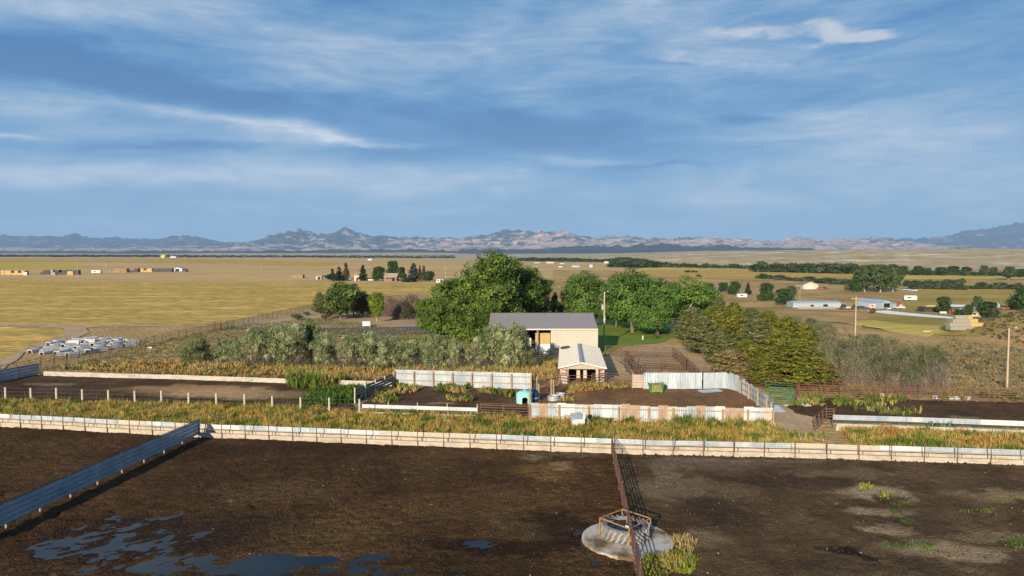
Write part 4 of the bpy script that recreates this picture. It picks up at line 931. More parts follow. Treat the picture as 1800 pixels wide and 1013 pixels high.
# ================================================================ FENCES
def yaw_of(a, b): return math.atan2(b.y - a.y, b.x - a.x)
def gp(px, py, z=0.0):
    g = G(px, py); return Vector((g.x, g.y, g.z + z))
def walk(P, step):
    """points every step metres along a polyline, with the local yaw"""
    out = []
    for a, b in zip(P[:-1], P[1:]):
        n = max(1, round((b - a).length / step))
        for i in range(n): out.append((a.lerp(b, i / n), yaw_of(a, b), (b - a).length / n))
    out.append((P[-1], yaw_of(P[-2], P[-1]), 0))
    return out
MESH = {}
def shared(key, fn):
    if key not in MESH: MESH[key] = fn()
    return MESH[key]
def post_mesh(r, h, m, sq=False, n=6):
    def f():
        b = MB()
        if sq: b.box(-r, r, -r, r, -.2, h)
        else: b.tube((0, 0, -.2), (0, 0, h), r, n, r * .95)
        return b.mesh('post', m)
    return shared(('post', r, round(h, 2), m, sq), f)
def pipe_fence(label, pts, h=1.5, rails=5, step=2.4, r=.045, rr=.03, m='rusty_pipe', lowest=.25, name='pipe_fence', cat='fence', sag=.0, post_m=None, post_r=None, group=None, extra=None, jitter=0.0):
    """posts and rails along a ground polyline (world points or photograph pixels)"""
    P = [p if isinstance(p, Vector) else gp(*p) for p in pts]
    o = P[0].copy(); root = thing(name, label, cat, o, 0, group)
    for p, yw, _ in walk(P, step):
        hh = h * random.choice((1, 1, 1, 1.06)) + .06
        q = put(post_mesh(post_r or r, hh, post_m or m), 'post', root, p - o, yw)
        if jitter: q.rotation_euler = (random.gauss(0, jitter), random.gauss(0, jitter), 0)
    for a, b in zip(P[:-1], P[1:]):
        for k in range(rails):
            z = lowest + (h - lowest) * k / max(1, rails - 1)
            j = random.uniform(-.02, .02) * (jitter > 0) * 2
            q = MB().tube((0, 0, 0), b - a + Vector((0, 0, j)), rr, 5)
            q.build('rail', m, root, a - o + Vector((0, 0, z)))
    return root
def sheet_mesh(w, h, m, ribs=5, depth=.022):
    def f():
        b = MB(); n = ribs * 2
        v = []
        for s in (0, .006):
            for i in range(n + 1):
                d = depth if i % 2 else 0
                v += [(w * i / n, d + s, 0), (w * i / n, d + s, h)]
        k = 2 * (n + 1)
        fs = [(2 * i, 2 * i + 2, 2 * i + 3, 2 * i + 1) for i in range(n)] + [(k + 2 * i + 1, k + 2 * i + 3, k + 2 * i + 2, k + 2 * i) for i in range(n)]
        fs += [(2 * i + 1, 2 * i + 3, k + 2 * i + 3, k + 2 * i + 1) for i in range(n)]
        return b.add(v, fs).mesh('sheet', m)
    return shared(('sheet', round(w, 2), round(h, 2), m, ribs), f)
def sheet_fence(label, pts, h, mats, w=1.0, pstep=2.6, posts=True, front=True, name='windbreak_fence', base=0.02, jit=.01, lean=0.0, rails=(.35, .75), var=0.0, post_m='wood_post', pd=-.16):
    P = [p if isinstance(p, Vector) else gp(*p) for p in pts]
    o = P[0].copy(); root = thing(name, label, 'fence', o)
    for p, yw, L_ in walk(P, w):
        if not L_: continue
        hh = round(h * (1 + random.choice((-1, -.5, 0, 0, .5, 1)) * var), 2)
        q = put(sheet_mesh(w * 1.03, hh, random.choice(mats)), 'sheet', root, p - o + Vector((0, 0, base + random.uniform(-jit, jit))), yw)
        q.scale = (L_ / w, 1, 1); q.rotation_euler = (lean + random.uniform(-jit, jit), random.uniform(-jit, jit) * .7, yw)
    if posts:
        for p, yw, _ in walk(P, pstep):
            off = Vector((-math.sin(yw), math.cos(yw), 0)) * pd
            put(post_mesh(.085, h * .93, post_m, True), 'post', root, p - o + off, yw)
        for a, b in zip(P[:-1], P[1:]):
            yw = yaw_of(a, b); off = Vector((-math.sin(yw), math.cos(yw), 0)) * (pd * .40)
            for f in rails:
                MB().bar((0, 0, 0), b - a, .04, .10).build('rail', 'wood_post', root, a - o + off + Vector((0, 0, h * f)))
    return root

# ---- the long concrete feed bunk with its pipe fence and metal strip
BP = [gp(px, py) for px, py in BUNK]
bk = thing('feed_bunk', 'long pale concrete feed bunk running across the photo behind the front pens', 'feed bunk', BP[0])
def bunk_mesh(L_):
    def f():
        b = MB()
        b.box(.003, L_ - .003, 0, .09, -.05, .46); b.box(.004, L_ - .004, .09, .75, -.05, .16)
        # back wall with a slight batter
        b.add([(.003, .752, -.05), (L_ - .003, .752, -.05), (L_ - .003, .88, -.05), (.003, .88, -.05), (.003, .80, .61), (L_ - .003, .80, .61), (L_ - .003, .88, .61), (.003, .88, .61)],
              [(0, 3, 2, 1), (4, 5, 6, 7), (0, 1, 5, 4), (1, 2, 6, 5), (2, 3, 7, 6), (3, 0, 4, 7)])
        return b.mesh('bunk_section', 'bunk_concrete')
    return shared(('bunk', round(L_, 2)), f)
wk = walk(BP, 2.28)
for p, yw, L_ in wk:
    if L_: put(bunk_mesh(L_), 'bunk_section', bk, p - BP[0] + Vector((0, 0, PZ - .05)), yw)
bf = thing('pipe_fence', 'pipe fence with pale metal strip standing along the long feed bunk', 'fence', BP[0])
stub = MB().bar((0, 0, .46), (0, 0, .77), .03, .03).mesh('stub', 'dark_pipe')
def strip_mesh(L_, m):
    def f():
        b = MB(); z = 0
        # a metal strip with two pressed ribs
        prof = [(0, 0), (.03, .05), (.0, .10), (.0, .17), (.03, .21), (.0, .25), (.0, .36)]
        v = []
        for x in (0, L_):
            for s in (0, .008):
                v += [(x, y + s, z) for y, z in prof]
        k = len(prof)
        fs = [(i, 2 * k + i, 2 * k + i + 1, i + 1) for i in range(k - 1)] + [(k + i + 1, 3 * k + i + 1, 3 * k + i, k + i) for i in range(k - 1)]
        fs.append((k - 1, 3 * k - 1, 4 * k - 1, 2 * k - 1))
        return b.add(v, fs).mesh('metal_strip', m)
    return shared(('strip', round(L_, 2), m), f)
for p, yw, L_ in wk:
    nrm = Vector((-math.sin(yw), math.cos(yw), 0)); q = p - BP[0] + Vector((0, 0, PZ - .05))
    put(post_mesh(.038, 1.42, 'rusty_pipe'), 'post', bf, q - nrm * .06, yw)
    if L_:
        t = Vector((math.cos(yw), math.sin(yw), 0))
        put(stub, 'stub', bf, q + t * .32 + nrm * .0, yw)
for p, yw, L_ in walk(BP, 3.05):
    if L_:
        nrm = Vector((-math.sin(yw), math.cos(yw), 0)); q = p - BP[0] + Vector((0, 0, PZ - .05))
        put(strip_mesh(L_ - .01, random.choice(['galvanised', 'galvanised', 'bright_sheet', 'white_paint', 'strip_cream'])), 'metal_strip', bf, q + nrm * .93 + Vector((0, 0, .60 + random.uniform(-.02, .02))), yw)
for a, b in zip(BP[:-1], BP[1:]):
    yw = yaw_of(a, b); nrm = Vector((-math.sin(yw), math.cos(yw), 0))
    for z, rr in ((.78, .028), (.45, .018)):
        MB().tube((0, 0, 0), b - a, rr * .8, 5).build('rail', 'rusty_pipe', bf, a - BP[0] - nrm * .02 + Vector((0, 0, z + PZ - .05)))

# ---- windbreak partition at lower left
pa = gp(352, 770); pb = gp(-150, 1010); pb = pa + (pb - pa) * 1.0
pa.z = pb.z = PZ
root = thing('windbreak_partition', 'dark blue steel sheet partition running from lower left to the feed bunk', 'fence', pa)
yw = yaw_of(pa, pb); T = (pb - pa).normalized(); nrm = Vector((-T.y, T.x, 0)); n = int((pb - pa).length / 2.5)
for i in range(n + 1):
    p = T * (i * 2.5)
    put(post_mesh(.06, 1.50, 'wood_post'), 'post', root, p + nrm * -.09)
L_ = 2.5
def plank():
    b = MB(); v = []; prof = [(0, 0), (.035, .03), (.035, .12), (0, .15), (.0, .30)]
    for x in (0, L_):
        for s in (0, .01): v += [(x, y + s, z) for y, z in prof]
    k = 5
    fs = [(i, 2 * k + i, 2 * k + i + 1, i + 1) for i in range(4)] + [(k + i + 1, 3 * k + i + 1, 3 * k + i, k + i) for i in range(4)]
    return b.add(v, fs).mesh('panel', 'blue_steel')
pm = plank()
for i in range(n):
    for j in range(4):
        put(pm, 'panel', root, T * (i * 2.5) + Vector((0, 0, .26 + j * .315)), yw)
MB().tube((0, 0, 1.55), (pb - pa) + Vector((0, 0, 1.55)), .03, 5).build('rail', 'dark_pipe', root)

# ---- pipe fence running to the waterer and out of the frame
F0 = gp(1075, 800); F1 = gp(1119, 1013); F2 = F0 + (F1 - F0) * 1.5
for p in (F0, F1, F2): p.z = PZ - .03
pipe_fence('brown pipe fence dividing the front pens and crossing the tyre waterer', [F0, F2], 1.40, 6, 2.7, .045, .034, 'rusty_pipe', .3)

# ---- tyre waterer
wc = gp(1099, 948); wc.z = PZ - .02
pad = thing('concrete_pad', 'round concrete pad under the big tyre waterer', 'pad', gp(1103, 952) + Vector((0, 0, PZ - .04)))
b = MB(); b.lathe([(0, .13), (2.45, .12), (2.53, .08), (2.55, -.1)], 48); b.build('slab', 'pad_concrete', pad)
ty = thing('tyre_waterer', 'huge tractor tyre used as a stock waterer on the round pad', 'waterer', wc + Vector((0, 0, .10)))
b = MB(); b.lathe([(1.0, 0), (1.18, .0), (1.27, .06), (1.30, .2), (1.30, .5), (1.26, .62), (1.14, .70), (1.0, .70), (.96, .62), (.96, .05)], 48, close=True)
b.build('tyre', 'tyre_rubber', ty, smooth=True)
b = MB()
for i in range(26):
    t = 6.2832 * i / 26
    for s in (0, 1):
        t2 = t + s * .12
        c, s_ = math.cos(t2), math.sin(t2); t3 = t2 + .16; c3, s3 = math.cos(t3), math.sin(t3)
        z0, z1 = (.04, .36) if s == 0 else (.34, .68)
        r0, r1 = (1.29, 1.365) if s == 0 else (1.27, 1.36)
        b.add([(r0 * c, r0 * s_, z0), (r1 * c, r1 * s_, z0 + .02), (r1 * c3, r1 * s3, z1), (r0 * c3, r0 * s3, z1),
               (r0 * math.cos(t2 + .09), r0 * math.sin(t2 + .09), z0), (r1 * math.cos(t2 + .09), r1 * math.sin(t2 + .09), z0 + .02), (r1 * math.cos(t3 + .09), r1 * math.sin(t3 + .09), z1), (r0 * math.cos(t3 + .09), r0 * math.sin(t3 + .09), z1)],
              [(0, 1, 2, 3), (7, 6, 5, 4), (1, 5, 6, 2), (0, 4, 5, 1), (3, 2, 6, 7)])
b.build('lug', 'tyre_lug', ty); bpy.data.objects[-1] if False else None
b = MB(); b.lathe([(0, .52), (.95, .52), (.955, .5)], 32); b.build('water_surface', 'water', ty)
b = MB(); b.lathe([(0, .6), (.12, .58), (.16, .5)], 12, (.15, .0, 0)); b.box(.0, .32, -.05, .05, .56, .62); b.build('float', 'white_paint', ty)
fr = thing('guard_frame', 'rusty orange pipe guard frame standing over the tyre waterer', 'frame', wc)
cx = [Vector((-1.42, .10, 0)), Vector((.05, 1.42, 0)), Vector((1.42, .05, 0)), Vector((-.02, -1.40, 0))]
for p in cx:
    MB().tube((0, 0, -.05), (0, 0, 1.08), .045, 7).build('post', 'orange_pipe', fr, p)
for i in range(4):
    a, c_ = cx[i], cx[(i + 1) % 4]; MB().tube((0, 0, 0), c_ - a, .04, 6).build('rail', 'orange_pipe', fr, a + Vector((0, 0, 1.06)))
MB().tube((0, 0, .4), (0, 0, 1.1), .03, 6).tube((-.1, 0, .55), (.12, 0, .55), .03, 6).build('float_rod', 'orange_pipe', fr, (.15, .35, 0))

# ---- fences of the back left pen
pipe_fence('low fence with pale wood posts before the back left pen', [(-60, 703), (10, 706), (145, 710), (284, 714), (430, 721), (579, 728), (632, 729)], 1.50, 4, 3.05, .03, .016, 'dark_pipe', .3, post_m='pale_post', post_r=.10, name='wire_fence')
pts = [(-60, 705), (100, 709), (284, 714.5), (430, 721.5), (632, 729.5)]
P = [gp(*p) + Vector((1.5, .05, 0)) for p in pts]
root = thing('steel_stakes', 'thin dark steel stakes between the pale posts of the back left pen', 'fence', P[0])
for p, yw, _ in walk(P, 3.05): put(post_mesh(.028, 1.2, 'dark_pipe'), 'post', root, p - P[0])
# back left bunk
P = [gp(*p) for p in [(76, 661.5), (330, 668.5), (505, 674.5), (692, 680)]]
root = thing('feed_bunk', 'low whitish concrete bunk at the far side of the back left pen', 'feed bunk', P[0])
bm_ = MB().box(.05, 2.35, 0, .12, -.05, .62).box(.05, 2.35, .12, .7, -.05, .3).mesh('bunk_section', 'white_concrete')
for p, yw, L_ in walk(P, 2.4):
    if L_:
        o = put(bm_, 'bunk_section', root, p - P[0], yw); o.rotation_euler = (random.uniform(-.02, .02), random.uniform(-.015, .015), yw)
b0 = P[0]; root = pipe_fence('thin pipe fence above the low whitish back left bunk', [p + Vector((0, .75, 0)) for p in P], 1.25, 2, 2.4, .035, .02, 'dark_pipe', .85)
# soil heaped on it
# blue panel at far left
P = [gp(-60, 684), gp(70, 658.5)]
root = thing('windbreak_fence', 'deep blue slatted windbreak panel at the left edge', 'fence', P[0])
yw = yaw_of(*P); T = (P[1] - P[0]).normalized(); ln = (P[1] - P[0]).length; n = int(ln / 3)
pl = MB().box(0, ln / n - .03, 0, .03, 0, .33).mesh('slat', 'blue_steel')
for i in range(n):
    for j in range(4): put(pl, 'slat', root, T * (ln / n * i) + Vector((0, 0, .12 + .37 * j)), yw)
for i in range(n + 1): put(post_mesh(.06, 1.65, 'wood_post'), 'post', root, T * (ln / n * i) + Vector((-T.y, T.x, 0)) * .1)
# long fence up to the yard
pipe_fence('long dark pipe fence climbing from the left pens to the brown yard', [(72, 655), (138, 641), (240, 613), (300, 598), (400, 578), (470, 562), (548, 546)], 1.45, 5, 2.6, .05, .025, 'dark_pipe', .3)
pipe_fence('pale railed pipe fence between the bunk pile and the blue panel', [(-60, 675), (30, 655), (72, 646)], 1.3, 4, 2.6, .05, .03, 'rusty_pipe', .3)
pipe_fence('rusty cross fence from the bunk pile along the rough pasture', [(72, 640), (140, 630), (245, 609)], 1.3, 4, 2.2, .05, .025, 'rusty_pipe', .3)
g_ = thing('gate_post', 'dark green gate hung beside the drive in the long fence', 'gate', gp(400, 577))
for x in (0, 1.4): MB().tube((x, 0, -.1), (x, 0, 1.9), .07, 6).build('post', 'dark_pipe', g_)
for k in range(6): MB().tube((0, 0, .3 + k * .28), (1.4, 0, .3 + k * .28), .03, 5).build('rail', 'green_pipe', g_)
g_ = thing('gate_post', 'pair of dark posts left of the green gate in the long fence', 'gate', gp(378, 581))
for x in (0, 1.2): MB().tube((x, 0, -.1), (x, 0, 1.9), .07, 6).build('post', 'dark_pipe', g_)
for k in range(4): MB().tube((0, 0, .5 + k * .4), (1.2, 0, .5 + k * .4), .03, 5).build('rail', 'dark_pipe', g_)

# ---- pen with the teal hut
sheet_fence('bright galvanised sheet fence with wood posts behind the teal hut pen', [(695, 678), (934, 685.5)], 1.95, ['galvanised'], 1.05, 2.55, rails=(.36, .78))
P = [gp(690, 679), gp(622, 710)]
root = thing('board_fence', 'old grey board fence slanting down beside the dense green weeds', 'fence', P[0]); yw = yaw_of(*P); T = (P[1] - P[0]).normalized(); ln = (P[1] - P[0]).length; n = int(ln / 2.4)
pl = MB().box(0, ln / n - .02, 0, .05, 0, .26).mesh('board', 'old_board')
for i in range(n):
    for j in range(4):
        o = put(pl, 'board', root, T * (ln / n * i) + Vector((0, 0, .25 + .33 * j)), yw); o.rotation_euler = (0, random.uniform(-.015, .015), yw)
for i in range(n + 1): put(post_mesh(.08, 1.75, 'pale_post'), 'post', root, T * (ln / n * i) + Vector((T.y, -T.x, 0)) * -.12)
# front bunk and strip of the hut pen
P = [gp(628, 731), gp(838, 738)]
root = thing('feed_bunk', 'weathered white feed rail with metal strip half hidden in weeds', 'feed bunk', P[0]); yw = yaw_of(*P); T = (P[1] - P[0]).normalized(); ln = (P[1] - P[0]).length; n = int(ln / 2.5); sl = ln / n
cs = MB().box(.03, sl - .03, 0, .12, -.05, .42).mesh('bunk_section', 'white_concrete'); st = MB().box(0, sl - .01, .8, .83, .62, .98).mesh('metal_strip', 'galvanised'); st2 = MB().box(0, sl - .01, .8, .83, .62, .98).mesh('metal_strip', 'white_paint')
for i in range(n):
    put(cs, 'bunk_section', root, T * (sl * i), yw); put(random.choice((st, st2)), 'metal_strip', root, T * (sl * i), yw)
for i in range(n + 1): put(post_mesh(.05, 1.3, 'pale_post'), 'post', root, T * (sl * i) + Vector((0, .9, 0)))
pipe_fence('rust brown pipe gate panels between the feed rail and patchwork fence', [(840, 738), (884, 740), (930, 742)], 1.5, 6, 2.0, .05, .03, 'rusty_pipe', .2)
pipe_fence('second rusty pipe panel lying just behind the gate panels', [(845, 728), (928, 731)], 1.1, 5, 2.4, .04, .025, 'rusty_pipe', .2)
# patchwork fence, near side of the green feeder pen
sheet_fence('patchwork sheet fence of pale and rusty panels along the weeds', [(931, 741), (1140, 747), (1358, 752)], 1.80, ['galvanised', 'galvanised', 'galvanised', 'rust_sheet', 'rust_sheet', 'white_paint', 'strip_cream'], .85, 2.5, rails=(.30, .80), var=.05, jit=.018, post_m='wood_post')
# back sheet fence behind the green feeder, bending down the right side
sheet_fence('tall galvanised sheet fence behind the green feeder', [(1131, 684.5), (1233, 684.5)], 1.95, ['galvanised', 'bright_sheet'], 1.0, posts=False, jit=.012)
sheet_fence('galvanised sheet fence bending at the back right corner', [(1236, 684.5), (1276, 683), (1290, 687), (1299, 690)], 1.90, ['galvanised', 'bright_sheet'], .8, posts=False, jit=.03, var=.03)
sheet_fence('bent blue grey sheets down the right side of the pen', [(1303, 692), (1318, 702), (1334, 714), (1350, 727), (1358, 736)], 1.75, ['galvanised', 'blue_steel', 'galvanised'], .8, 2.4, jit=.05, var=.06)
o = thing('plank_screen', 'rough pale plank screen left of the tall galvanised fence', 'fence', gp(1112, 684)); 
for i in range(5): MB().box(0, 1.25, -.02, .02, .15 + .32 * i, .44 + .32 * i).build('board', 'pink_siding', o)
for x in (-.08, 1.25): MB().box(x, x + .12, .02, .12, -.1, 1.9).build('post', 'wood_post', o)
def flat_sheet(px, py, w, d, m, label, tilt=.05, name='loose_sheet', cat='metal sheet', th=.03):
    o = thing(name, label, cat, gp(px, py, .10)); q = MB().box(-w / 2, w / 2, -d / 2, d / 2, 0, th).build('sheet', m, o); q.rotation_euler = (tilt, -tilt * .7, .2); return o
flat_sheet(1248, 689, 2.6, 1.2, 'galvanised', 'loose sheet lying on the soil before the tall galvanised fence')
flat_sheet(1415, 713, .8, 1.2, 'white_paint', 'white panel lying flat beside the green weeds', .1)
flat_sheet(1382, 714, .6, .3, 'white_paint', 'small white scrap by the green gate', .1)
flat_sheet(1361, 723, 1.6, 1.4, 'galvanised', 'crumpled grey sheet at the corner of the patchwork fence', .3, th=.06)
# green gates and rusty panels right of the pen
for i, (a, c_, l) in enumerate([((1345, 690), (1392, 694), 'upper green tube gate right of the bent sheets'), ((1352, 702), (1394, 706), 'middle green tube gate right of the bent sheets'), ((1362, 712), (1396, 713), 'lower green tube gate right of the bent sheets')]):
    pipe_fence(l, [a, c_], 1.25, 5, 3.0, .04, .03, 'green_pipe', .2, name='tube_gate', cat='gate', group=None)
pipe_fence('rust brown panel closing the end of the green gates', [(1396, 712), (1404, 694)], 1.5, 5, 1.5, .05, .035, 'rusty_pipe', .2)
pipe_fence('rusty brown gate leaning open at the left end of the right bunk', [(1432, 760), (1452, 741)], 1.4, 5, 1.7, .06, .045, 'rusty_pipe', .2, name='tube_gate', cat='gate')
pipe_fence('rusty gate section standing behind the leaning one', [(1452, 741), (1466, 741)], 1.2, 5, 1.4, .06, .045, 'rusty_pipe', .2, name='tube_gate', cat='gate')
# back right fences
pipe_fence('rust coloured pipe fence nearest the back right pen', [(1404, 700), (1480, 703), (1600, 706), (1800, 711), (1960, 715)], 1.5, 6, 2.8, .055, .03, 'rusty_pipe', .25)
pipe_fence('second rust coloured pipe fence at the foot of the hillside', [(1305, 681), (1400, 691), (1500, 694), (1660, 698), (1960, 707)], 1.55, 6, 2.6, .055, .03, 'rusty_pipe', .25)
pipe_fence('rusty pipe fence from the corral to the big front juniper', [(1222, 662), (1290, 674), (1340, 682)], 1.4, 5, 2.4, .05, .03, 'rusty_pipe', .25)
# right bunk
P = [gp(1470, 757), gp(1600, 761), gp(1800, 769), gp(1960, 776)]
root = thing('feed_bunk', 'whitish concrete bunk under a metal strip at the right edge', 'feed bunk', P[0])
cs = MB().box(.01, 2.39, 0, .12, -.05, .62).box(.01, 2.39, .12, .8, -.05, .3).mesh('bunk_section', 'white_concrete')
for p, yw, L_ in walk(P, 2.4):
    if L_: put(cs, 'bunk_section', root, p - P[0], yw)
root = thing('pipe_fence', 'metal strip on short posts above the back right bunk', 'fence', P[0])
for p, yw, L_ in walk(P, 3.0):
    nrm = Vector((-math.sin(yw), math.cos(yw), 0))
    put(post_mesh(.04, 1.2, 'rusty_pipe'), 'post', root, p - P[0] + nrm * 1.0)
    if L_:
        o = put(strip_mesh(L_ - .01, random.choice(['galvanised', 'galvanised', 'white_paint'])), 'metal_strip', root, p - P[0] + nrm * .9 + Vector((0, 0, .78)), yw); o.scale = (1, 1, 1.25)
MB().bar((0, 0, 0), (P[2] - P[0]), .05, .05).build('rail', 'dark_pipe', root, (0, 1.0, .7))

# ---- corral
pipe_fence('rusty rail fence at the back of the corral with brighter wood posts', [(1064, 626), (1120, 628), (1182, 630)], 1.6, 5, 2.6, .09, .055, 'rusty_pipe', .2)
pipe_fence('dark pipe fence down the right side of the corral', [(1182, 630), (1196, 640), (1210, 654), (1222, 664)], 1.6, 5, 1.7, .09, .05, 'dark_rust', .2)
pipe_fence('inner pipe fence crossing the corral', [(1122, 648), (1205, 652)], 1.5, 5, 2.6, .08, .05, 'dark_rust', .2)
pipe_fence('front corral fence above the galvanised sheets', [(1130, 668), (1225, 668)], 1.5, 5, 2.6, .08, .05, 'dark_rust', .2)
pipe_fence('slanting dark pipe fence on the left side of the corral', [(1100, 634), (1112, 652), (1128, 676)], 1.5, 5, 2.0, .08, .05, 'dark_rust', .2)
pipe_fence('pipe gates between the open shed and the board panel', [(1066, 676), (1112, 682)], 1.45, 6, 2.4, .05, .03, 'rusty_pipe', .2)
pipe_fence('dark pipe fence before the open shed', [(983, 678), (1000, 679.5), (1040, 680), (1066, 677)], 1.35, 4, 1.5, .05, .03, 'rusty_pipe', .3)
pipe_fence('rusty panels between the galvanised fence and the open shed', [(936, 681), (960, 680), (983, 678)], 1.5, 6, 1.6, .05, .03, 'rusty_pipe', .2)
pipe_fence('rusty cross fence in the dark alley left of the shed', [(940, 694), (962, 690), (975, 684)], 1.3, 5, 1.6, .05, .03, 'rusty_pipe', .2)
pipe_fence('pipe fence along the barn front left of the shed', [(930, 636), (960, 633), (985, 634)], 1.3, 4, 1.8, .05, .035, 'rusty_pipe', .3)
for i, (px, pb_, h, l) in enumerate([(947, 706, 1.9, 'pale wood post standing alone right of the teal hut'), (932, 712, 1.9, 'grey wood post against the teal hut'), (969, 700, 2.1, 'pale wood post behind the galvanised tank'), (973, 700, 2.0, 'second wood post beside the galvanised tank'), (944, 690, 1.8, 'wood post at the end of the galvanised fence')]):
    o = thing('wood_post', l, 'post', gp(px, pb_)); MB().tube((0, 0, -.2), (0, 0, h), .10, 8, .09).build('pole', 'wood_post', o); MB().tube((0, 0, h), (0, 0, h + .03), .105, 8, .05).build('cap', 'pale_post', o)
# bare branches of a dead tree
def branches(name, label, base, h, n, r0, seed, m='rusty_pipe', spread=.7):
    rnd = random.Random(seed); b = MB()
    def rec(p, d, l, r, k):
        q = p + d * l; b.tube(p, q, r, 5, r * .65)
        if k == 0: return
        for _ in range(3 if k > 1 else 2):
            e = (d + Vector((rnd.gauss(0, spread), rnd.gauss(0, spread), rnd.gauss(.1, .4)))).normalized()
            rec(q, e, l * rnd.uniform(.6, .9), r * .6, k - 1)
    root = thing(name, label, 'tree', base)
    for i in range(n): rec(Vector((rnd.uniform(-.5, .5), rnd.uniform(-.4, .4), -.1)), Vector((rnd.gauss(0, .35), rnd.gauss(0, .3), 1)).normalized(), h * .33, r0, 3)
    b.build('branches', m, root); return root
branches('dead_tree', 'leafless dark dead tree leaning over the corral corner', gp(1118, 677), 4.6, 3, .075, 5, 'dark_bark', .55)
branches('dead_tree', 'low dark heap of dead branches left of the leafless tree', gp(1106, 655), 3.2, 4, .06, 8, 'dark_bark', .9)

# ================================================================ BARN AND SHED
def ribbed(w, l, m, name, step=.3):
    """a roof or wall panel in local x (width) and y (run) with raised ribs"""
    b = MB(); b.box(0, w, 0, l, 0, .03)
    x = step / 2
    while x < w: b.box(x - .02, x + .02, 0, l, .03, .055); x += step
    return b.mesh(name, m)
bx0, bx1, by0, by1, he, hr = -3.64, 13.6, 107.9, 120.7, 4.25, 6.05
barn = thing('barn', 'long cream barn with grey metal roof and open bays at its left', 'barn', (bx0, by0, 0))
bw = bx1 - bx0; bd = by1 - by0; hd = bd / 2; sl = math.hypot(hd, hr - he) + .35; an = math.atan2(hr - he, hd)
n = 17; pw = bw / n
rp = ribbed(pw + .01, sl, 'grey_roof', 'roof_panel')
for i in range(n):
    o = put(rp, 'roof_panel', barn, (pw * i, -.34, he - .34 * math.tan(an))); o.rotation_euler = (an, 0, 0)
    o = put(rp, 'roof_panel', barn, (pw * (i + 1), bd + .34, he - .34 * math.tan(an))); o.rotation_euler = (an, 0, R(180))
MB().bar((0, hd, hr + .06), (bw, hd, hr + .06), .4, .05).build('ridge_cap', 'grey_roof', barn)
wx0 = 6.27 - bx0; nw = 9; ww = (bw - wx0) / nw
for i in range(nw):
    b = MB(); x0 = wx0 + ww * i; b.box(x0, x0 + ww - .012, 0, .05, 0, he - .05)
    for k in range(3): xx = x0 + ww * (k + .5) / 3; b.box(xx - .015, xx + .015, -.02, -.001, 0, he - .05)
    b.build('wall_panel', 'cream_siding', barn)
b = MB(); b.add([(bw - .06, 0.06, 0), (bw - .06, bd, 0), (bw - .06, bd, he), (bw - .06, hd, hr - .05), (bw - .06, 0.06, he - .02), (bw, 0.06, 0), (bw, bd, 0), (bw, bd, he), (bw, hd, hr - .05), (bw, 0.06, he - .02)],
                 [(0, 1, 2, 3, 4), (9, 8, 7, 6, 5), (0, 5, 6, 1), (4, 3, 8, 9)]).build('end_wall', 'cream_siding', barn)
MB().add([(0, 0.06, 0), (0, bd, 0), (0, bd, he), (0, hd, hr - .05), (0, 0.06, he - .02), (.06, 0.06, 0), (.06, bd, 0), (.06, bd, he), (.06, hd, hr - .05), (.06, 0.06, he - .02)],
         [(4, 3, 2, 1, 0), (5, 6, 7, 8, 9), (0, 5, 9, 4), (4, 3, 8, 9)]).build('end_wall', 'cream_siding', barn)
MB().box(.07, bw - .07, bd - .06, bd, 0, he - .05).build('back_wall', 'dark_inside', barn)
MB().box(.07, wx0, hd + 1, hd + 1.06, 0, he).build('inner_wall', 'dark_inside', barn)
MB().box(0, wx0, -.03, .03, he - .32, he - .08).build('header_beam', 'cream_siding', barn)
for x in (.1, 2.55, 5.0, 7.6): MB().box(x, x + .2, -.02, .18, 0, he - .33).build('bay_post', 'wood_post', barn)
MB().bar((0, -.36, he - .12), (bw, -.36, he - .12), .03, .14).build('eave_trim', 'cream_roof', barn)
MB().box(wx0 - .07, wx0, -.03, .04, 0, he - .33).build('corner_trim', 'cream_roof', barn)
MB().box(bw + .001, bw + .04, -.03, .12, 0, he - .1).build('corner_trim', 'white_paint', barn)
# hay and wrapped bales in the bays
bale = MB().box(-.6, .6, -.45, .45, 0, .85).mesh('bale', 'hay')
def bale_at(loc, label, group, m=None, s=(1, 1, 1), name='hay_bale', rz=0.0, me=bale):
    o = put(me, name, None, loc, rz + random.uniform(-.03, .03)); o.scale = s
    if m: pass
    return tag(o, label, 'hay bale', group)
white_bale = MB().box(-.6, .6, -.45, .45, 0, .8).mesh('bale', 'white_wrap')
for i, x in enumerate((4.35, 5.55)):
    for j in range(2):
        o = put(white_bale, 'wrapped_bale', None, (x, 109.1, j * .82)); tag(o, f'white wrapped bale in the {"right" if i else "middle"} barn bay, {"upper" if j else "bottom"} row', 'wrapped bale', 'wrapped bales in the barn bay')
    for j in range(2):
        bale_at((x, 109.2, 1.64 + j * .86), f'golden hay bale in the {"right" if i else "middle"} barn bay, {"top" if j else "second from top"} of its stack', 'hay bales in the barn bay')
for i, x in enumerate((1.2, 2.5)):
    for j in range(3):
        o = put(white_bale, 'wrapped_bale', None, (x, 109.8 + .2 * i, j * .82)); tag(o, f'wrapped bale, {ORD[j]} from the floor, in the {"right" if i else "left"} stack behind the silvery foliage', 'wrapped bale', 'wrapped bales in the barn bay')

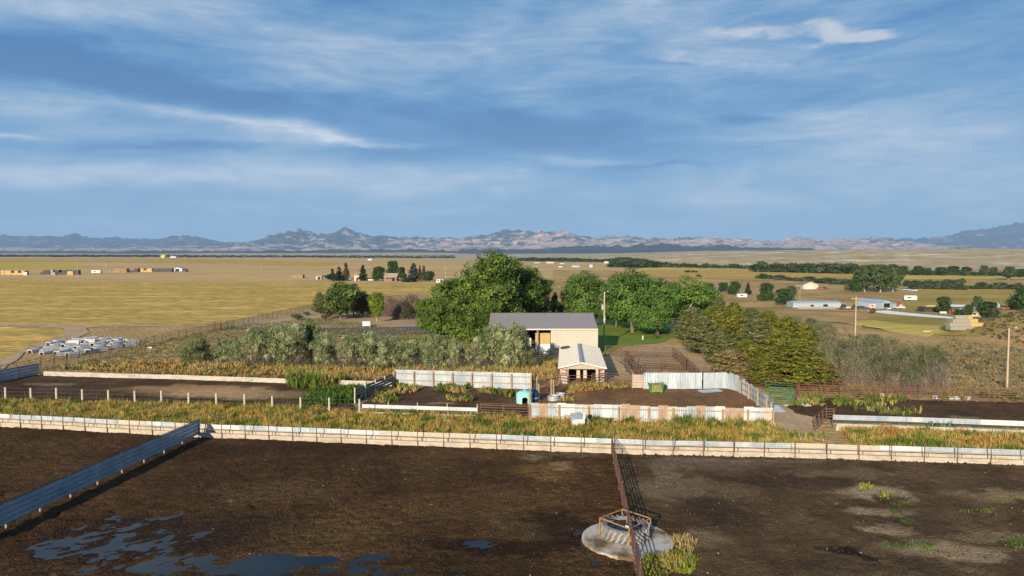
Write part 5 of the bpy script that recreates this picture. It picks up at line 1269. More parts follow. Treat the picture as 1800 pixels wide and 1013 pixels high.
# open fronted shed
sA = gp(1023.5, 674.8); syaw = math.atan2(1.35, 17.3)
shed = thing('shed', 'cream roofed open shed standing before the barn', 'shed', sA, -syaw)
sw, sd, she, shr = 5.4, 17.6, 2.10, 2.62
hw = sw / 2 + .28; rl = math.hypot(hw, (shr - she) * hw / (sw / 2)); ra = math.atan2(shr - she, sw / 2)
nn = 19; pw = (sd + .5) / nn
b = MB(); b.box(0, rl, 0, pw + .0, 0, .03); b.box(0, rl, pw - .03, pw, .03, .05); rpm = b.mesh('roof_panel', 'cream_roof')
for i in range(nn):
    o = put(rpm, 'roof_panel', shed, (-hw, -.4 + pw * i, she - (hw - sw / 2) * math.tan(ra))); o.rotation_euler = (0, -ra, 0)
    o = put(rpm, 'roof_panel', shed, (hw, -.4 + pw * (i + 1), she - (hw - sw / 2) * math.tan(ra))); o.rotation_euler = (0, -ra, R(180))
MB().add([(-.32, -.42, shr + .0), (0, -.42, shr + .09), (.32, -.42, shr + .0), (-.32, sd + .12, shr + .0), (0, sd + .12, shr + .09), (.32, sd + .12, shr + .0)], [(0, 1, 4, 3), (1, 2, 5, 4), (0, 2, 1), (3, 4, 5)]).build('ridge_skylight', 'old_galv', shed)
MB().bar((-hw, -.42, she - .10), (0, -.42, shr + .03), .03, .14).bar((0, -.42, shr + .03), (hw, -.42, she - .10), .03, .14).build('barge_trim', 'cream_roof', shed)
MB().add([(-sw / 2, 0, she), (sw / 2, 0, she), (0, 0, shr), (-sw / 2, .05, she), (sw / 2, .05, she), (0, .05, shr)], [(0, 1, 2), (5, 4, 3), (0, 3, 4, 1)]).build('gable', 'pink_siding', shed)
MB().box(-sw / 2, sw / 2, -.002, .05, she - .28, she - .003).build('lintel', 'pink_siding', shed)
ow = 1.65
for s in (-1, 1):
    x0, x1 = sorted((s * sw / 2, s * ow)); n = 3
    for i in range(n): MB().box(x0 + (x1 - x0) * i / n, x0 + (x1 - x0) * (i + 1) / n - .015, 0, .05, 0, she - .285).build('wall_board', 'pink_siding', shed)
    MB().box(s * sw / 2 - .03, s * sw / 2 + .03, .055, sd, 0, she - .02).build('side_wall', 'pink_siding', shed)
MB().box(-sw / 2 + .04, sw / 2 - .04, sd - .06, sd, 0, she).build('back_wall', 'pink_siding', shed)
MB().box(-sw / 2 + .04, sw / 2 - .04, 3.0, 3.05, 0, she).build('inner_wall', 'dark_inside', shed)
MB().tube((0, -.06, she + .12), (0, -.12, she + .05), .07, 8).build('lamp', 'white_paint', shed)
for x in (-.42, .42):
    o = thing('stall_panel', f'pale stall panel standing in the open shed, {"left" if x < 0 else "right"} one of two', 'panel', sA + Vector((x, .9, 0)), -syaw)
    MB().box(-.22, .22, 0, .05, .55, 1.65).build('panel', 'tan_wall', o); MB().box(-.22, .22, .01, .04, .1, .5).build('lower_panel', 'dark_metal', o)
    for s in (-.24, .2): MB().box(s, s + .05, .0, .06, 0, 1.75).build('leg', 'rusty_pipe', o)
for s in (-1, 1):
    o = thing('pipe_portal', f'dark pipe portal frame in front of the {"left" if s < 0 else "right"} shed corner', 'frame', sA + Vector((s * 1.95, -.6, 0)), -syaw)
    MB().tube((0, 0, 0), (0, 0, 2.0), .05, 6).build('post', 'rusty_pipe', o); MB().tube((0, 0, 1.75), (s * .9, .4, 2.0), .035, 5).build('brace', 'rusty_pipe', o)
    for k in range(5): MB().tube((0, 0, .3 + .28 * k), (s * .95, .1, .3 + .28 * k), .03, 5).build('rail', 'rusty_pipe', o)
o = thing('siding_panel', 'pinkish corrugated panel at the left corner of the shed', 'panel', sA + Vector((-3.0, -.7, 0)), -syaw)
for i in range(4): MB().box(0, 1.1, -.02, .02, .1 + .28 * i, .36 + .28 * i).build('board', 'pink_siding', o)
o = thing('tyre', 'dark oval tyre lying on the back left of the shed roof', 'tyre', sA + Vector((-.95, 15.3, shr - .28)), 0)
b = MB(); b.lathe([(.42, 0), (.62, .0), (.72, .1), (.62, .2), (.42, .2), (.38, .1)], 22, close=True); q = b.build('casing', 'dark_metal', o, smooth=True); q.rotation_euler = (0, -ra, 0)

# ================================================================ YARD THINGS
def hut():
    o = thing('calf_hut', 'pale teal plastic calf hut with an arched doorway', 'hut', gp(922, 708.5))
    prof = [(.86, 0), (.90, .06), (.87, .12), (.86, 1.02), (.82, 1.12), (.60, 1.26), (.30, 1.34), (.12, 1.36), (.12, 1.42), (0, 1.42)]
    for rr, m, nm in ((0, 'teal_plastic', 'shell'), (-.05, 'dark_opening', 'inner_shell')):
        b = MB(); N_ = 36; k = len(prof); vs = []
        for i in range(N_):
            t = 6.28318 * i / N_ - math.pi / 2 - .15
            for r_, z in prof: vs.append(((max(0, r_ + rr)) * math.cos(t), (max(0, r_ + rr)) * math.sin(t), z + rr * .5 + (.025 if rr else 0)))
        fs = []
        for i in range(N_):
            j = (i + 1) % N_
            for q in range(k - 1):
                if q < 3 and (i in (0, 1, 2, N_ - 1) ): 
                    if q < 2 or True:
                        continue
                fs.append((i * k + q, j * k + q, j * k + q + 1, i * k + q + 1))
        b.add(vs, fs); b.build(nm, m, o)
    # filled head above the arch
    b = MB(); t0 = -math.pi / 2 - .15
    vs = []; fs = []
    for i in range(-1, 4):
        t = t0 + 6.28318 * i / 36; u = (i - 1) / 2.0; za = .62 + .16 * math.sqrt(max(0, 1 - u * u))
        vs += [(.864 * math.cos(t), .864 * math.sin(t), za), (.862 * math.cos(t), .862 * math.sin(t), 1.02)]
    fs = [(2 * i, 2 * i + 2, 2 * i + 3, 2 * i + 1) for i in range(4)]
    b.add(vs, fs).build('door_head', 'teal_plastic', o)
    for i in range(5):
        t = 6.283 * i / 5 + .5; MB().box(-.04, .04, -.02, .02, .1, 1.0).build('rib', 'teal_plastic', o, (.87 * math.cos(t), .87 * math.sin(t), 0)).rotation_euler = (0, 0, t + math.pi / 2)
hut()
o = thing('barrel', 'dark blue plastic hut shell behind the grey post beside the teal hut', 'barrel', gp(938, 706)); MB().lathe([(0, 0), (.55, 0), (.6, .3), (.6, .9), (.5, 1.2), (.2, 1.35), (0, 1.35)], 20).build('body', 'navy_plastic', o, smooth=True); MB().lathe([(.6, .4), (.63, .45), (.6, .5)], 20).build('hoop', 'galvanised', o)
def tank(px, py, r, h, label, m='galvanised', sx=1.0):
    o = thing('stock_tank', label, 'stock tank', gp(px, py)); b = MB(); b.lathe([(0, .03), (r, .03), (r, h * .3), (r + .02, h * .33), (r, h * .36), (r, h * .66), (r + .02, h * .7), (r, h * .73), (r, h), (r + .03, h + .02), (r - .03, h), (r - .03, h * .7), (0, h * .7)], 26)
    q = b.build('tub', m, o); q.scale = (sx, 1, 1); MB().lathe([(0, h * .72), (r - .04, h * .72)], 22).build('water_surface', 'water', o).scale = (sx, 1, 1)
tank(973, 704.5, .62, .55, 'round galvanised stock tank tilted beside the wood posts')
tank(985, 701.5, .52, .6, 'galvanised stock tank right behind the round one')
tank(996, 700, .4, .5, 'small rusty tub right of the galvanised tanks', 'rusty_pipe')
# green feeder
fg = gp(1153, 690)
o = thing('hay_feeder', 'green steel feeder with hay sticking out before the galvanised sheets', 'feeder', fg, .12)
for s in (-1, 1):
    MB().add([(s * .62, -.35, .08), (s * .62, .45, .08), (s * .80, .55, 1.15), (s * .80, -.5, 1.15), (s * .66, -.35, .08), (s * .66, .45, .08), (s * .84, .55, 1.15), (s * .84, -.5, 1.15)],
             [(0, 1, 2, 3), (7, 6, 5, 4), (0, 3, 7, 4), (1, 5, 6, 2), (3, 2, 6, 7), (0, 4, 5, 1)]).build('side_panel', 'green_paint', o)
    MB().box(s * .5 - .06, s * .5 + .06, -.42, -.34, 0, 1.1).build('leg', 'green_paint', o)
MB().box(-.66, .66, -.40, -.33, .12, .40).build('front_panel', 'green_paint', o); MB().box(-.66, .66, .4, .46, .12, 1.0).build('back_panel', 'navy_plastic', o)
MB().box(-.6, .6, -.32, .38, .1, .95).build('hay_load', 'rust_hay', o)
for k in range(8): MB().tube((-.6 + .17 * k, .1, .9), (-.65 + .2 * k + random.uniform(-.1, .1), .1, 1.3 + random.uniform(0, .15)), .03, 4, .008).build('twig', 'green_paint', o)
# white creep feeder in the weeds
o = thing('mineral_feeder', 'white box feeder with sloping lids half sunk in weeds', 'feeder', gp(1019, 752), .1)
MB().add([(-.75, -.4, .1), (.4, -.4, .1), (.4, .4, .1), (-.75, .4, .1), (-.75, -.4, .85), (.4, -.4, .95), (.4, .4, .95), (-.75, .4, .85)], [(0, 3, 2, 1), (0, 1, 5, 4), (1, 2, 6, 5), (2, 3, 7, 6), (3, 0, 4, 7)]).build('box', 'white_paint', o)
MB().add([(-.85, -.5, .86), (.2, -.5, 1.0), (.2, .45, 1.35), (-.85, .45, 1.2), (-.85, -.5, .9), (.2, -.5, 1.04), (.2, .45, 1.39), (-.85, .45, 1.24)], [(0, 3, 2, 1), (4, 5, 6, 7), (0, 1, 5, 4), (1, 2, 6, 5), (2, 3, 7, 6), (3, 0, 4, 7)]).build('lid', 'galvanised', o)
MB().bar((.3, -.3, 1.35), (.9, .1, .5), .5, .05).build('lid', 'blue_steel', o); MB().box(.2, .45, -.45, -.4, .95, 1.5).build('end_plate', 'white_paint', o)
o = thing('rusty_frame', 'small rusty pipe frame left of the white box feeder', 'frame', gp(992, 752))
for x in (0, 1.2): MB().tube((x, 0, 0), (x, 0, 1.2), .03, 5).build('post', 'orange_pipe', o)
MB().tube((0, 0, 1.15), (1.2, 0, 1.15), .03, 5).build('rail', 'orange_pipe', o)

# overturned concrete bunks by the track
def obunk():
    b = MB(); L2 = .95; t = .09
    out = [(-.58, 0), (-.50, .46), (-.38, .60), (.38, .60), (.50, .46), (.58, 0)]; inn = [(-.46, 0), (-.40, .38), (-.30, .48), (.30, .48), (.40, .38), (.46, 0)]
    v = [(x, y, z) for x in (-L2, L2) for y, z in out + inn]; k = 6; fs = []
    for i in range(5): fs += [(i, i + 1, 12 + i + 1, 12 + i), (6 + i + 1, 6 + i, 18 + i, 18 + i + 1), (i, 6 + i, 7 + i, i + 1), (12 + i + 1, 12 + 7 + i, 12 + 6 + i, 12 + i)]
    fs += [(0, 12, 18, 6), (5, 11, 23, 17)]
    return b.add(v, fs).mesh('bunk', 'pale_bunk')
om = obunk(); pile = [tuple(G(*p))[:2] for p in [(56, 626), (150, 627.5), (205, 614), (252, 605), (247, 600), (190, 599), (145, 597.5), (116, 602), (92, 607), (60, 616)]]
A_ = np.array(pile); cnt = 0
th = R(64); rnd = random.Random(4)
for i in range(-9, 12):
    for j in range(-14, 14):
        u, v = i * 2.9 + (j % 2) * .9, j * 1.9; cxp, cyp = A_.mean(0)
        x = cxp + u * math.cos(th) - v * math.sin(th) + rnd.uniform(-.3, .3); y = cyp + u * math.sin(th) + v * math.cos(th) + rnd.uniform(-.2, .2)
        if not inpoly(np.array([x]), np.array([y]), pile)[0]: continue
        o = put(om, 'feed_bunk_section', None, (x, y, tz(x, y) + (.0 if rnd.random() < .75 else .12)), th + rnd.gauss(0, .16)); cnt += 1
        o.rotation_euler = (rnd.gauss(0, .05), rnd.gauss(0, .05), th + rnd.gauss(0, .18))
        tag(o, 'overturned pale concrete feed bunk section in the pile beside the dirt track', 'feed bunk', 'overturned feed bunk sections in the pile')
ob = [o for o in C.objects if o.name.startswith('feed_bunk_section')]
ob.sort(key=lambda o: -o.location.y); nrow = 6; per = -(-len(ob) // nrow)
for r_ in range(nrow):
    row = sorted(ob[r_ * per:(r_ + 1) * per], key=lambda o: o.location.x / o.location.y)
    for k, o in enumerate(row): o['label'] = f'overturned concrete bunk section, {ORD[k]} from the left in the {ORD[r_]} row from the track'
for px, py, l in [(160, 606, 'bright white bunk section tipped on its side at the back of the pile'), (132, 608, 'bright white tipped bunk section left of the tallest one')]:
    g = gp(px, py); o = put(om, 'feed_bunk_section', None, g + Vector((0, 0, .5)), 0); o.rotation_euler = (R(82), 0, R(4)); tag(o, l, 'feed bunk', 'overturned feed bunk sections in the pile')

# poles
def pole(px, pyb, pyt, label, arm=True, lamp=False, transformer=False, r=.13, m='pole_wood', name='utility_pole'):
    g = gp(px, pyb); h = top_z(px, pyt, g.y) - g.z
    o = thing(name, label, 'utility pole', g)
    MB().tube((0, 0, -.3), (0, 0, h), r, 8, r * .7).build('shaft', m, o)
    if arm:
        MB().bar((-.9, 0, h - .35), (.9, 0, h - .35), .09, .11).build('crossarm', m, o)
        for x in (-.8, 0, .8): MB().tube((x, 0, h - .3), (x, 0, h - .12), .04, 6).build('insulator', 'dark_metal', o)
    if lamp:
        MB().tube((0, 0, h - .15), (.5, -.3, h + .15), .03, 5).build('bracket', 'dark_metal', o); MB().lathe([(0, .16), (.1, .14), (.2, 0), (.12, -.08), (0, -.1)], 10, (.55, -.33, h + .05)).build('lamp_head', 'galvanised', o)
    if transformer:
        MB().tube((-.32, -.05, h * .66), (-.32, -.05, h * .66 + .9), .2, 10).build('transformer', 'galvanised', o); MB().box(-.15, .15, -.2, -.1, h * .45, h * .45 + .6).build('meter_box', 'galvanised', o)
    return o
pole(1062, 605, 513, 'tall wooden light pole with transformer between barn and lawn', False, True, True, .17)
pole(1503, 602, 522, 'wooden utility pole rising out of the brush on the slope', True)
pole(1770, 684, 577, 'wooden lamp pole at the right behind the rust coloured fences', False, True, False, .12)
g1 = gp(1503, 602); g1z = top_z(1503, 524, g1.y); g2 = gp(1237, 545); z2 = top_z(1237, 487, g2.y)
pole(1237, 530, 487, 'pale thin pole above the first junipers', False)
pole(1406, 529, 505, 'thin pale pole on the slope before the tan garage', True)
pole(137, 485, 462, 'thin pole at the dark windbreaks of the far left farmyard', True); pole(187, 485, 462, 'thin pole right of the white trailer in the far left farmyard', True); pole(306, 476, 461, 'thin pole rising behind the pale far barn', True)
pole(394, 473, 461, 'thin pole in the pasture right of the far barn', True); pole(458, 482, 463, 'thin pole in the pasture left of the farmhouse', True); pole(4, 490, 484, 'short yellow marker post at the left edge', False)
pole(713, 489, 470, 'pole beside the blue spruce of the farmhouse', True); pole(783, 492, 470, 'thin pole right of the white farmhouse shed', True); pole(600, 474, 461, 'thin distant pole behind the farmhouse conifers', True)
gw = gp(1406, 529)
w_ = thing('power_line', 'thin power line strung from the slope pole to the pole before the tan garage', 'wire', (g1.x, g1.y, g1z - .3))
e = Vector((gw.x, gw.y, top_z(1406, 506, gw.y) - .3)) - Vector((g1.x, g1.y, g1z - .3))
b = MB()
for i in range(16):
    a_, c_ = i / 16, (i + 1) / 16; f_ = lambda t: e * t + Vector((0, 0, -4 * 2.2 * t * (1 - t))); b.tube(f_(a_), f_(c_), .02, 4)
b.build('wire', 'dark_metal', w_)
# sign board and goal
o = thing('sign_board', 'white notice board standing beside the dark drive', 'sign', gp(644, 576)); MB().box(-.85, .85, -.05, .05, .35, 1.35).build('board', 'white_paint', o)
for x in (-.75, .75): MB().box(x - .05, x + .05, .06, .14, -.1, 1.3).build('post', 'pole_wood', o)
def goal(px, py, w, h, label):
    o = thing('soccer_goal', label, 'goal', gp(px, py)); d = w * .3
    MB().tube((-w / 2, 0, 0), (-w / 2, 0, h), .05, 6).build('post', 'white_paint', o); MB().tube((w / 2, 0, 0), (w / 2, 0, h), .05, 6).build('post', 'white_paint', o); MB().tube((-w / 2, 0, h), (w / 2, 0, h), .05, 6).build('crossbar', 'white_paint', o)
    b = MB()
    for i in range(9): x = -w / 2 + w * i / 8; b.tube((x, 0, h), (x, d, 0), .012, 3)
    for i in range(1, 7): t = i / 7; b.tube((-w / 2, d * t, h * (1 - t)), (w / 2, d * t, h * (1 - t)), .012, 3)
    b.build('net', 'white_paint', o)
goal(1071, 571, 2.9, 1.9, 'white framed soccer goal at the far edge of the lawn'); goal(1068, 571.6, 1.6, 1.1, 'smaller white goal standing inside the larger one')
o = thing('lawn_ornament', 'small white ornament on the lawn under the right cottonwood', 'ornament', gp(1130, 597)); MB().lathe([(0, 0), (.22, 0), (.14, .15), (.1, .45), (.24, .6), (.2, .7), (0, .75)], 12).build('urn', 'white_paint', o); MB().box(-.2, .2, -.2, .2, -.05, .05).build('base', 'concrete', o)
o = thing('stepping_log', 'pale trunk stub on the rough pasture before the long fence', 'log', gp(263, 613)); MB().tube((-.4, 0, .15), (.4, .1, .15), .15, 8).build('trunk', 'pale_post', o); MB().tube((.4, .1, .15), (.43, .1, .15), .15, 8, .1).build('cut_end', 'wood_post', o)

# ================================================================ FAR BUILDINGS
def gable(name, label, cat, px, pyb, wpx, he, hr, d, wall, roof, yaw=0.0, door=None, wins=(), ridge='x', dm='dark_opening'):
    """a gabled building; wpx is its width in the photograph; ridge along x or along y"""
    g = gp(px, pyb); w = wpx * pxm(g.y); o = thing(name, label, cat, g, yaw)
    b = MB(); W2 = w / 2
    if ridge == 'x':
        b.add([(-W2, 0, 0), (W2, 0, 0), (W2, d, 0), (-W2, d, 0), (-W2, 0, he), (W2, 0, he), (W2, d, he), (-W2, d, he), (-W2, d / 2, hr), (W2, d / 2, hr)],
              [(0, 1, 5, 4), (1, 2, 6, 9, 5), (2, 3, 7, 6), (3, 0, 4, 8, 7), (4, 5, 9, 8), (6, 7, 8, 9)]).build('wall', wall, o)
        sl_ = (hr - he) / (d / 2); e = .35
        MB().bar((-W2 - .3, -e, he - e * sl_ + .1), (W2 + .3, -e, he - e * sl_ + .1), .05, .12).add([(-W2 - .3, -e, he - e * sl_ + .08), (W2 + .3, -e, he - e * sl_ + .08), (W2 + .3, d / 2, hr + .12), (-W2 - .3, d / 2, hr + .12), (W2 + .3, d + e, he - e * sl_ + .08), (-W2 - .3, d + e, he - e * sl_ + .08)], [(0, 1, 2, 3), (3, 2, 4, 5)]).build('roof', roof, o)
    else:
        b.add([(-W2, 0, 0), (W2, 0, 0), (W2, d, 0), (-W2, d, 0), (-W2, 0, he), (W2, 0, he), (W2, d, he), (-W2, d, he), (0, 0, hr), (0, d, hr)],
              [(0, 1, 5, 8, 4), (1, 2, 6, 5), (2, 3, 7, 9, 6), (3, 0, 4, 7), (4, 8, 9, 7), (5, 6, 9, 8)]).build('wall', wall, o)
        sl_ = (hr - he) / W2; e = .35
        MB().add([(-W2 - e, -.3, he - e * sl_ + .08), (0, -.3, hr + .1), (0, d + .3, hr + .1), (-W2 - e, d + .3, he - e * sl_ + .08), (W2 + e, -.3, he - e * sl_ + .08), (W2 + e, d + .3, he - e * sl_ + .08)], [(0, 1, 2, 3), (1, 4, 5, 2)]).build('roof', roof, o)
    if door:
        x, dw, dh = door; MB().box(x * w - dw / 2, x * w + dw / 2, -.06, -.005, 0, dh).build('door', dm, o)
    for x, z, ww_, wh in wins:
        q = MB().box(x * w - ww_ / 2, x * w + ww_ / 2, -.05, -.005, z, z + wh).build('window', 'glass', o); MB().box(x * w - ww_ / 2 - .06, x * w + ww_ / 2 + .06, -.08, -.051, z - .08, z).build('sill', 'white_paint', q)
    return o
gable('barn', 'pale blue barn with dark doorway in the far left farmyard', 'barn', 311.5, 477, 17, 2.4, 3.6, 8, 'blue_roof', 'blue_roof', door=(0, 3.6, 2.2), ridge='y')
gable('house', 'tiny yellow building on the far plain at left', 'house', 286, 453.5, 7, 9, 14, 20, 'gold_wall', 'gold_wall'); gable('house', 'tiny white building right of the yellow one on the far plain', 'house', 304, 453.5, 10, 6, 9, 20, 'white_paint', 'blue_roof')
gable('farmhouse', 'brown farmhouse with hipped tan roof among dark trees', 'house', 686, 494.5, 22, 2.6, 4.6, 8, 'brown_wall', 'tan_roof', door=(.25, 1.6, 2.0), wins=[(-.2, 1, 1.4, 1), (.05, 1, 1, 1)])
gable('tan_shed', 'tall narrow tan shed left of the farmhouse trees', 'shed', 627, 494, 9, 3.4, 4.2, 4, 'tan_wall', 'tan_roof', door=(.1, 1, 1.9)); gable('white_shed', 'small white shed at the right end of the farmhouse trees', 'shed', 773, 497, 12, 2.1, 2.7, 4, 'white_paint', 'shingle', door=(.2, .9, 1.7), wins=[(-.25, .9, .8, .7)])
gable('pink_shed', 'small pinkish open shed left of the farmhouse trees', 'shed', 560, 491.5, 10, 2.1, 2.7, 3.5, 'pink_siding', 'tan_roof', door=(.1, 1.6, 1.6))
gable('house', 'low grey roofed house behind the first slope trees', 'house', 1253, 511, 24, 2.0, 3.6, 8, 'tan_wall', 'shingle', wins=[(.2, .8, 1.2, .9)])
gable('garage', 'tan garage with a wide white door in the valley', 'garage', 1425, 508.5, 27, 3.3, 5.6, 12, 'tan_wall', 'shingle', door=(-.08, 5.5, 2.8), ridge='y', dm='white_paint')
gable('long_shed', 'long low grey livestock shed in the valley with rusty patches', 'shed', 1436, 541, 84, 2.3, 2.9, 8, 'blue_roof', 'galv_roof', door=(.18, 2.2, 1.6), wins=[(-.1, .5, 1.6, .9)])
g = gp(1436, 543.5)
o = thing('board_fence', 'weathered board fence along the long valley shed', 'fence', g)
W_ = 66 * pxm(g.y)
for i in range(16):
    MB().box(W_ * (i / 16 - .5), W_ * ((i + 1) / 16 - .5) - .08, 0, .05, .05, 1.15).build('board', 'old_board2', o)
gable('machine_shed', 'blue roofed machine shed with open front in the valley', 'shed', 1558, 543, 24, 3.0, 4.1, 14, 'blue_roof', 'blue_roof', .35, door=(.05, 3.8, 2.6), ridge='y')
gable('lean_to', 'low annex at the right of the blue roofed machine shed', 'shed', 1572, 543, 8, 2.3, 2.8, 6, 'blue_roof', 'blue_roof', .3)
gable('farmhouse', 'low cream farmhouse mostly hidden behind green trees', 'house', 1718, 557, 26, 2.2, 3.8, 9, 'cream_siding', 'shingle', wins=[(-.2, .8, 1.2, .9), (.2, .8, 1.2, .9)]); gable('low_shed', 'low dark shed with a white roof edge above the farmhouse', 'shed', 1690, 546, 30, 1.8, 2.4, 6, 'dark_metal', 'white_paint', -.3)
gable('hay_shed', 'low black roofed hay shed beside the round green tree', 'shed', 1637, 549, 26, 1.6, 2.1, 5, 'dark_metal', 'dark_metal', wins=[])
gable('small_shed', 'small grey shed by the large dark tree at the right edge', 'shed', 1754, 544, 8, 2.2, 3.2, 4, 'blue_roof', 'shingle', ridge='y')
for px, pyb, w, hw_, m_, r_, l in [(944, 463, 13, 5, 'tan_wall', 'blue_roof', 'leftmost pale building of the distant village'), (967, 463, 16, 5, 'white_paint', 'white_paint', 'second white building of the distant village'), (988, 464.5, 10, 6, 'cream_siding', 'shingle', 'third pale building of the distant village'),
                                 (940, 469.5, 10, 5, 'tan_wall', 'shingle', 'small tan building in front of the distant village'), (1012, 470, 17, 6, 'blue_roof', 'blue_roof', 'blue roofed building at the middle of the distant village'), (985, 470, 8, 5, 'white_paint', 'shingle', 'small white house left of the blue roof'),
                                 (1039, 470, 6, 7, 'white_paint', 'white_paint', 'tiny white tower right of the blue roof'), (1066, 463, 9, 6, 'white_paint', 'white_paint', 'white house among the distant river trees'), (650, 458, 9, 6, 'white_paint', 'white_paint', 'tiny white building on the plain behind the farmhouse')]:
    gable('village_house', l, 'house', px, pyb, w * .8, hw_ * .45, hw_ * .75, 12, m_, r_)
# far left farmyard: stacks and windbreaks
def stack(px, pyb, wpx, h, d, m, label, rows=2, name='hay_stack', cat='hay stack', bw_=2.4):
    """a stack of bales, each bale a part"""
    g = gp(px, pyb); w = wpx * pxm(g.y); n = max(2, int(w / bw_)); o = thing(name, label, cat, g)
    me = MB().box(.04, w / n - .04, 0, d, 0, h / rows - .04).mesh('bale', m)
    for j in range(rows):
        for i in range(n):
            if j == rows - 1 and random.random() < .25: continue
            q = put(me, 'bale', o, (w * (i / n - .5), random.uniform(0, .6), h / rows * j)); q.rotation_euler = (0, random.uniform(-.04, .04), random.uniform(-.05, .05))
    return o
stack(22, 483.5, 42, 3.2, 5, 'hay', 'golden hay stack at the far left edge', 2); stack(103, 483, 66, 3.6, 4, 'dark_metal', 'dark windbreak stack with tan gaps in the far left farmyard', 2, 'windbreak_stack', 'stack')
stack(93, 483.8, 8, 4.2, 2, 'old_hay', 'small grey tan stack before the dark windbreak', 2); stack(123, 484, 10, 3.0, 2, 'hay', 'small yellow stack before the dark windbreak', 2)
stack(206, 479.5, 32, 3.6, 5, 'rust_hay', 'reddish brown hay stack right of the white trailer', 2); stack(233, 478.5, 18, 3.2, 4, 'dark_metal', 'dark stack right of the reddish hay stack', 2, 'windbreak_stack', 'stack'); stack(257, 478.5, 20, 3.2, 5, 'hay', 'golden hay stack left of the black stack', 2)
stack(285, 478.5, 34, 3.3, 4, 'dark_metal', 'black stack touching the pale far barn', 2, 'windbreak_stack', 'stack'); stack(330, 478, 18, 2.2, 4, 'dark_metal', 'low dark stack right of the pale far barn', 1, 'windbreak_stack', 'stack'); stack(44, 483.8, 6, 2.2, 2, 'galvanised', 'small grey shed like stack between hay and windbreak', 1, 'windbreak_stack', 'stack')
stack(523, 489.5, 18, 2.4, 4, 'rust_hay', 'low dark brush pile left of the pink shed', 1, 'brush_pile', 'pile')
# the valley hay stack: each bale a thing of its own
def pile_bale(m): return MB().box(-.62, .62, -.6, .6, 0, 1.08).mesh('hay_bale', m)
mo, mh = pile_bale('old_hay'), pile_bale('hay'); g = gp(1696, 580.5); sx = 1.26
rows = [(0, 9), (.4, 8), (.9, 6), (1.4, 4)]
for j, (ins, n) in enumerate(rows):
    for i in range(n):
        for k in range(2):
            if k == 1 and j == 3: continue
            x = (i - n / 2 + .5) * sx + (1.1 if j == 0 else .6 - j * .15) ; side = 'weathered' if i < n * .6 else 'golden'
            o = put(mo if i < n * .6 else mh, 'hay_bale', None, (g.x + x, g.y + k * 1.25 + j * .45, g.z + 1.09 * j), random.uniform(-.06, .06))
            tag(o, f'{side} hay bale, {ORD[i]} from the left, {ORD[j]} layer, {"front" if k == 0 else "rear"} row of the valley stack', 'hay bale', 'hay bales of the stacked pile in the valley')
for i in range(6):
    g = gp(1630 + i * 4.4, 540.5 - i * .1); o = put(mh, 'hay_bale', None, g, .1); tag(o, f'round gold bale, {ORD[i]} from the left in the short row above the black shed', 'hay bale', 'gold bales in the short row in the valley')
for i in range(3):
    g = gp(1682 + i * 4, 543.5 - i * .5); o = put(mh, 'hay_bale', None, g, .1); tag(o, f'gold bale, {ORD[i]} from the left beside the white roof edge', 'hay bale', 'gold bales beside the low shed')
o = thing('plank', 'long white plank lying in the grass below the valley meadow', 'plank', gp(1640, 583)); MB().box(-3.2, 3.2, -.1, .1, 0, .2).build('board', 'white_paint', o); MB().box(-3.2, -3.1, -.12, .12, 0, .22).build('end_cap', 'pale_post', o)

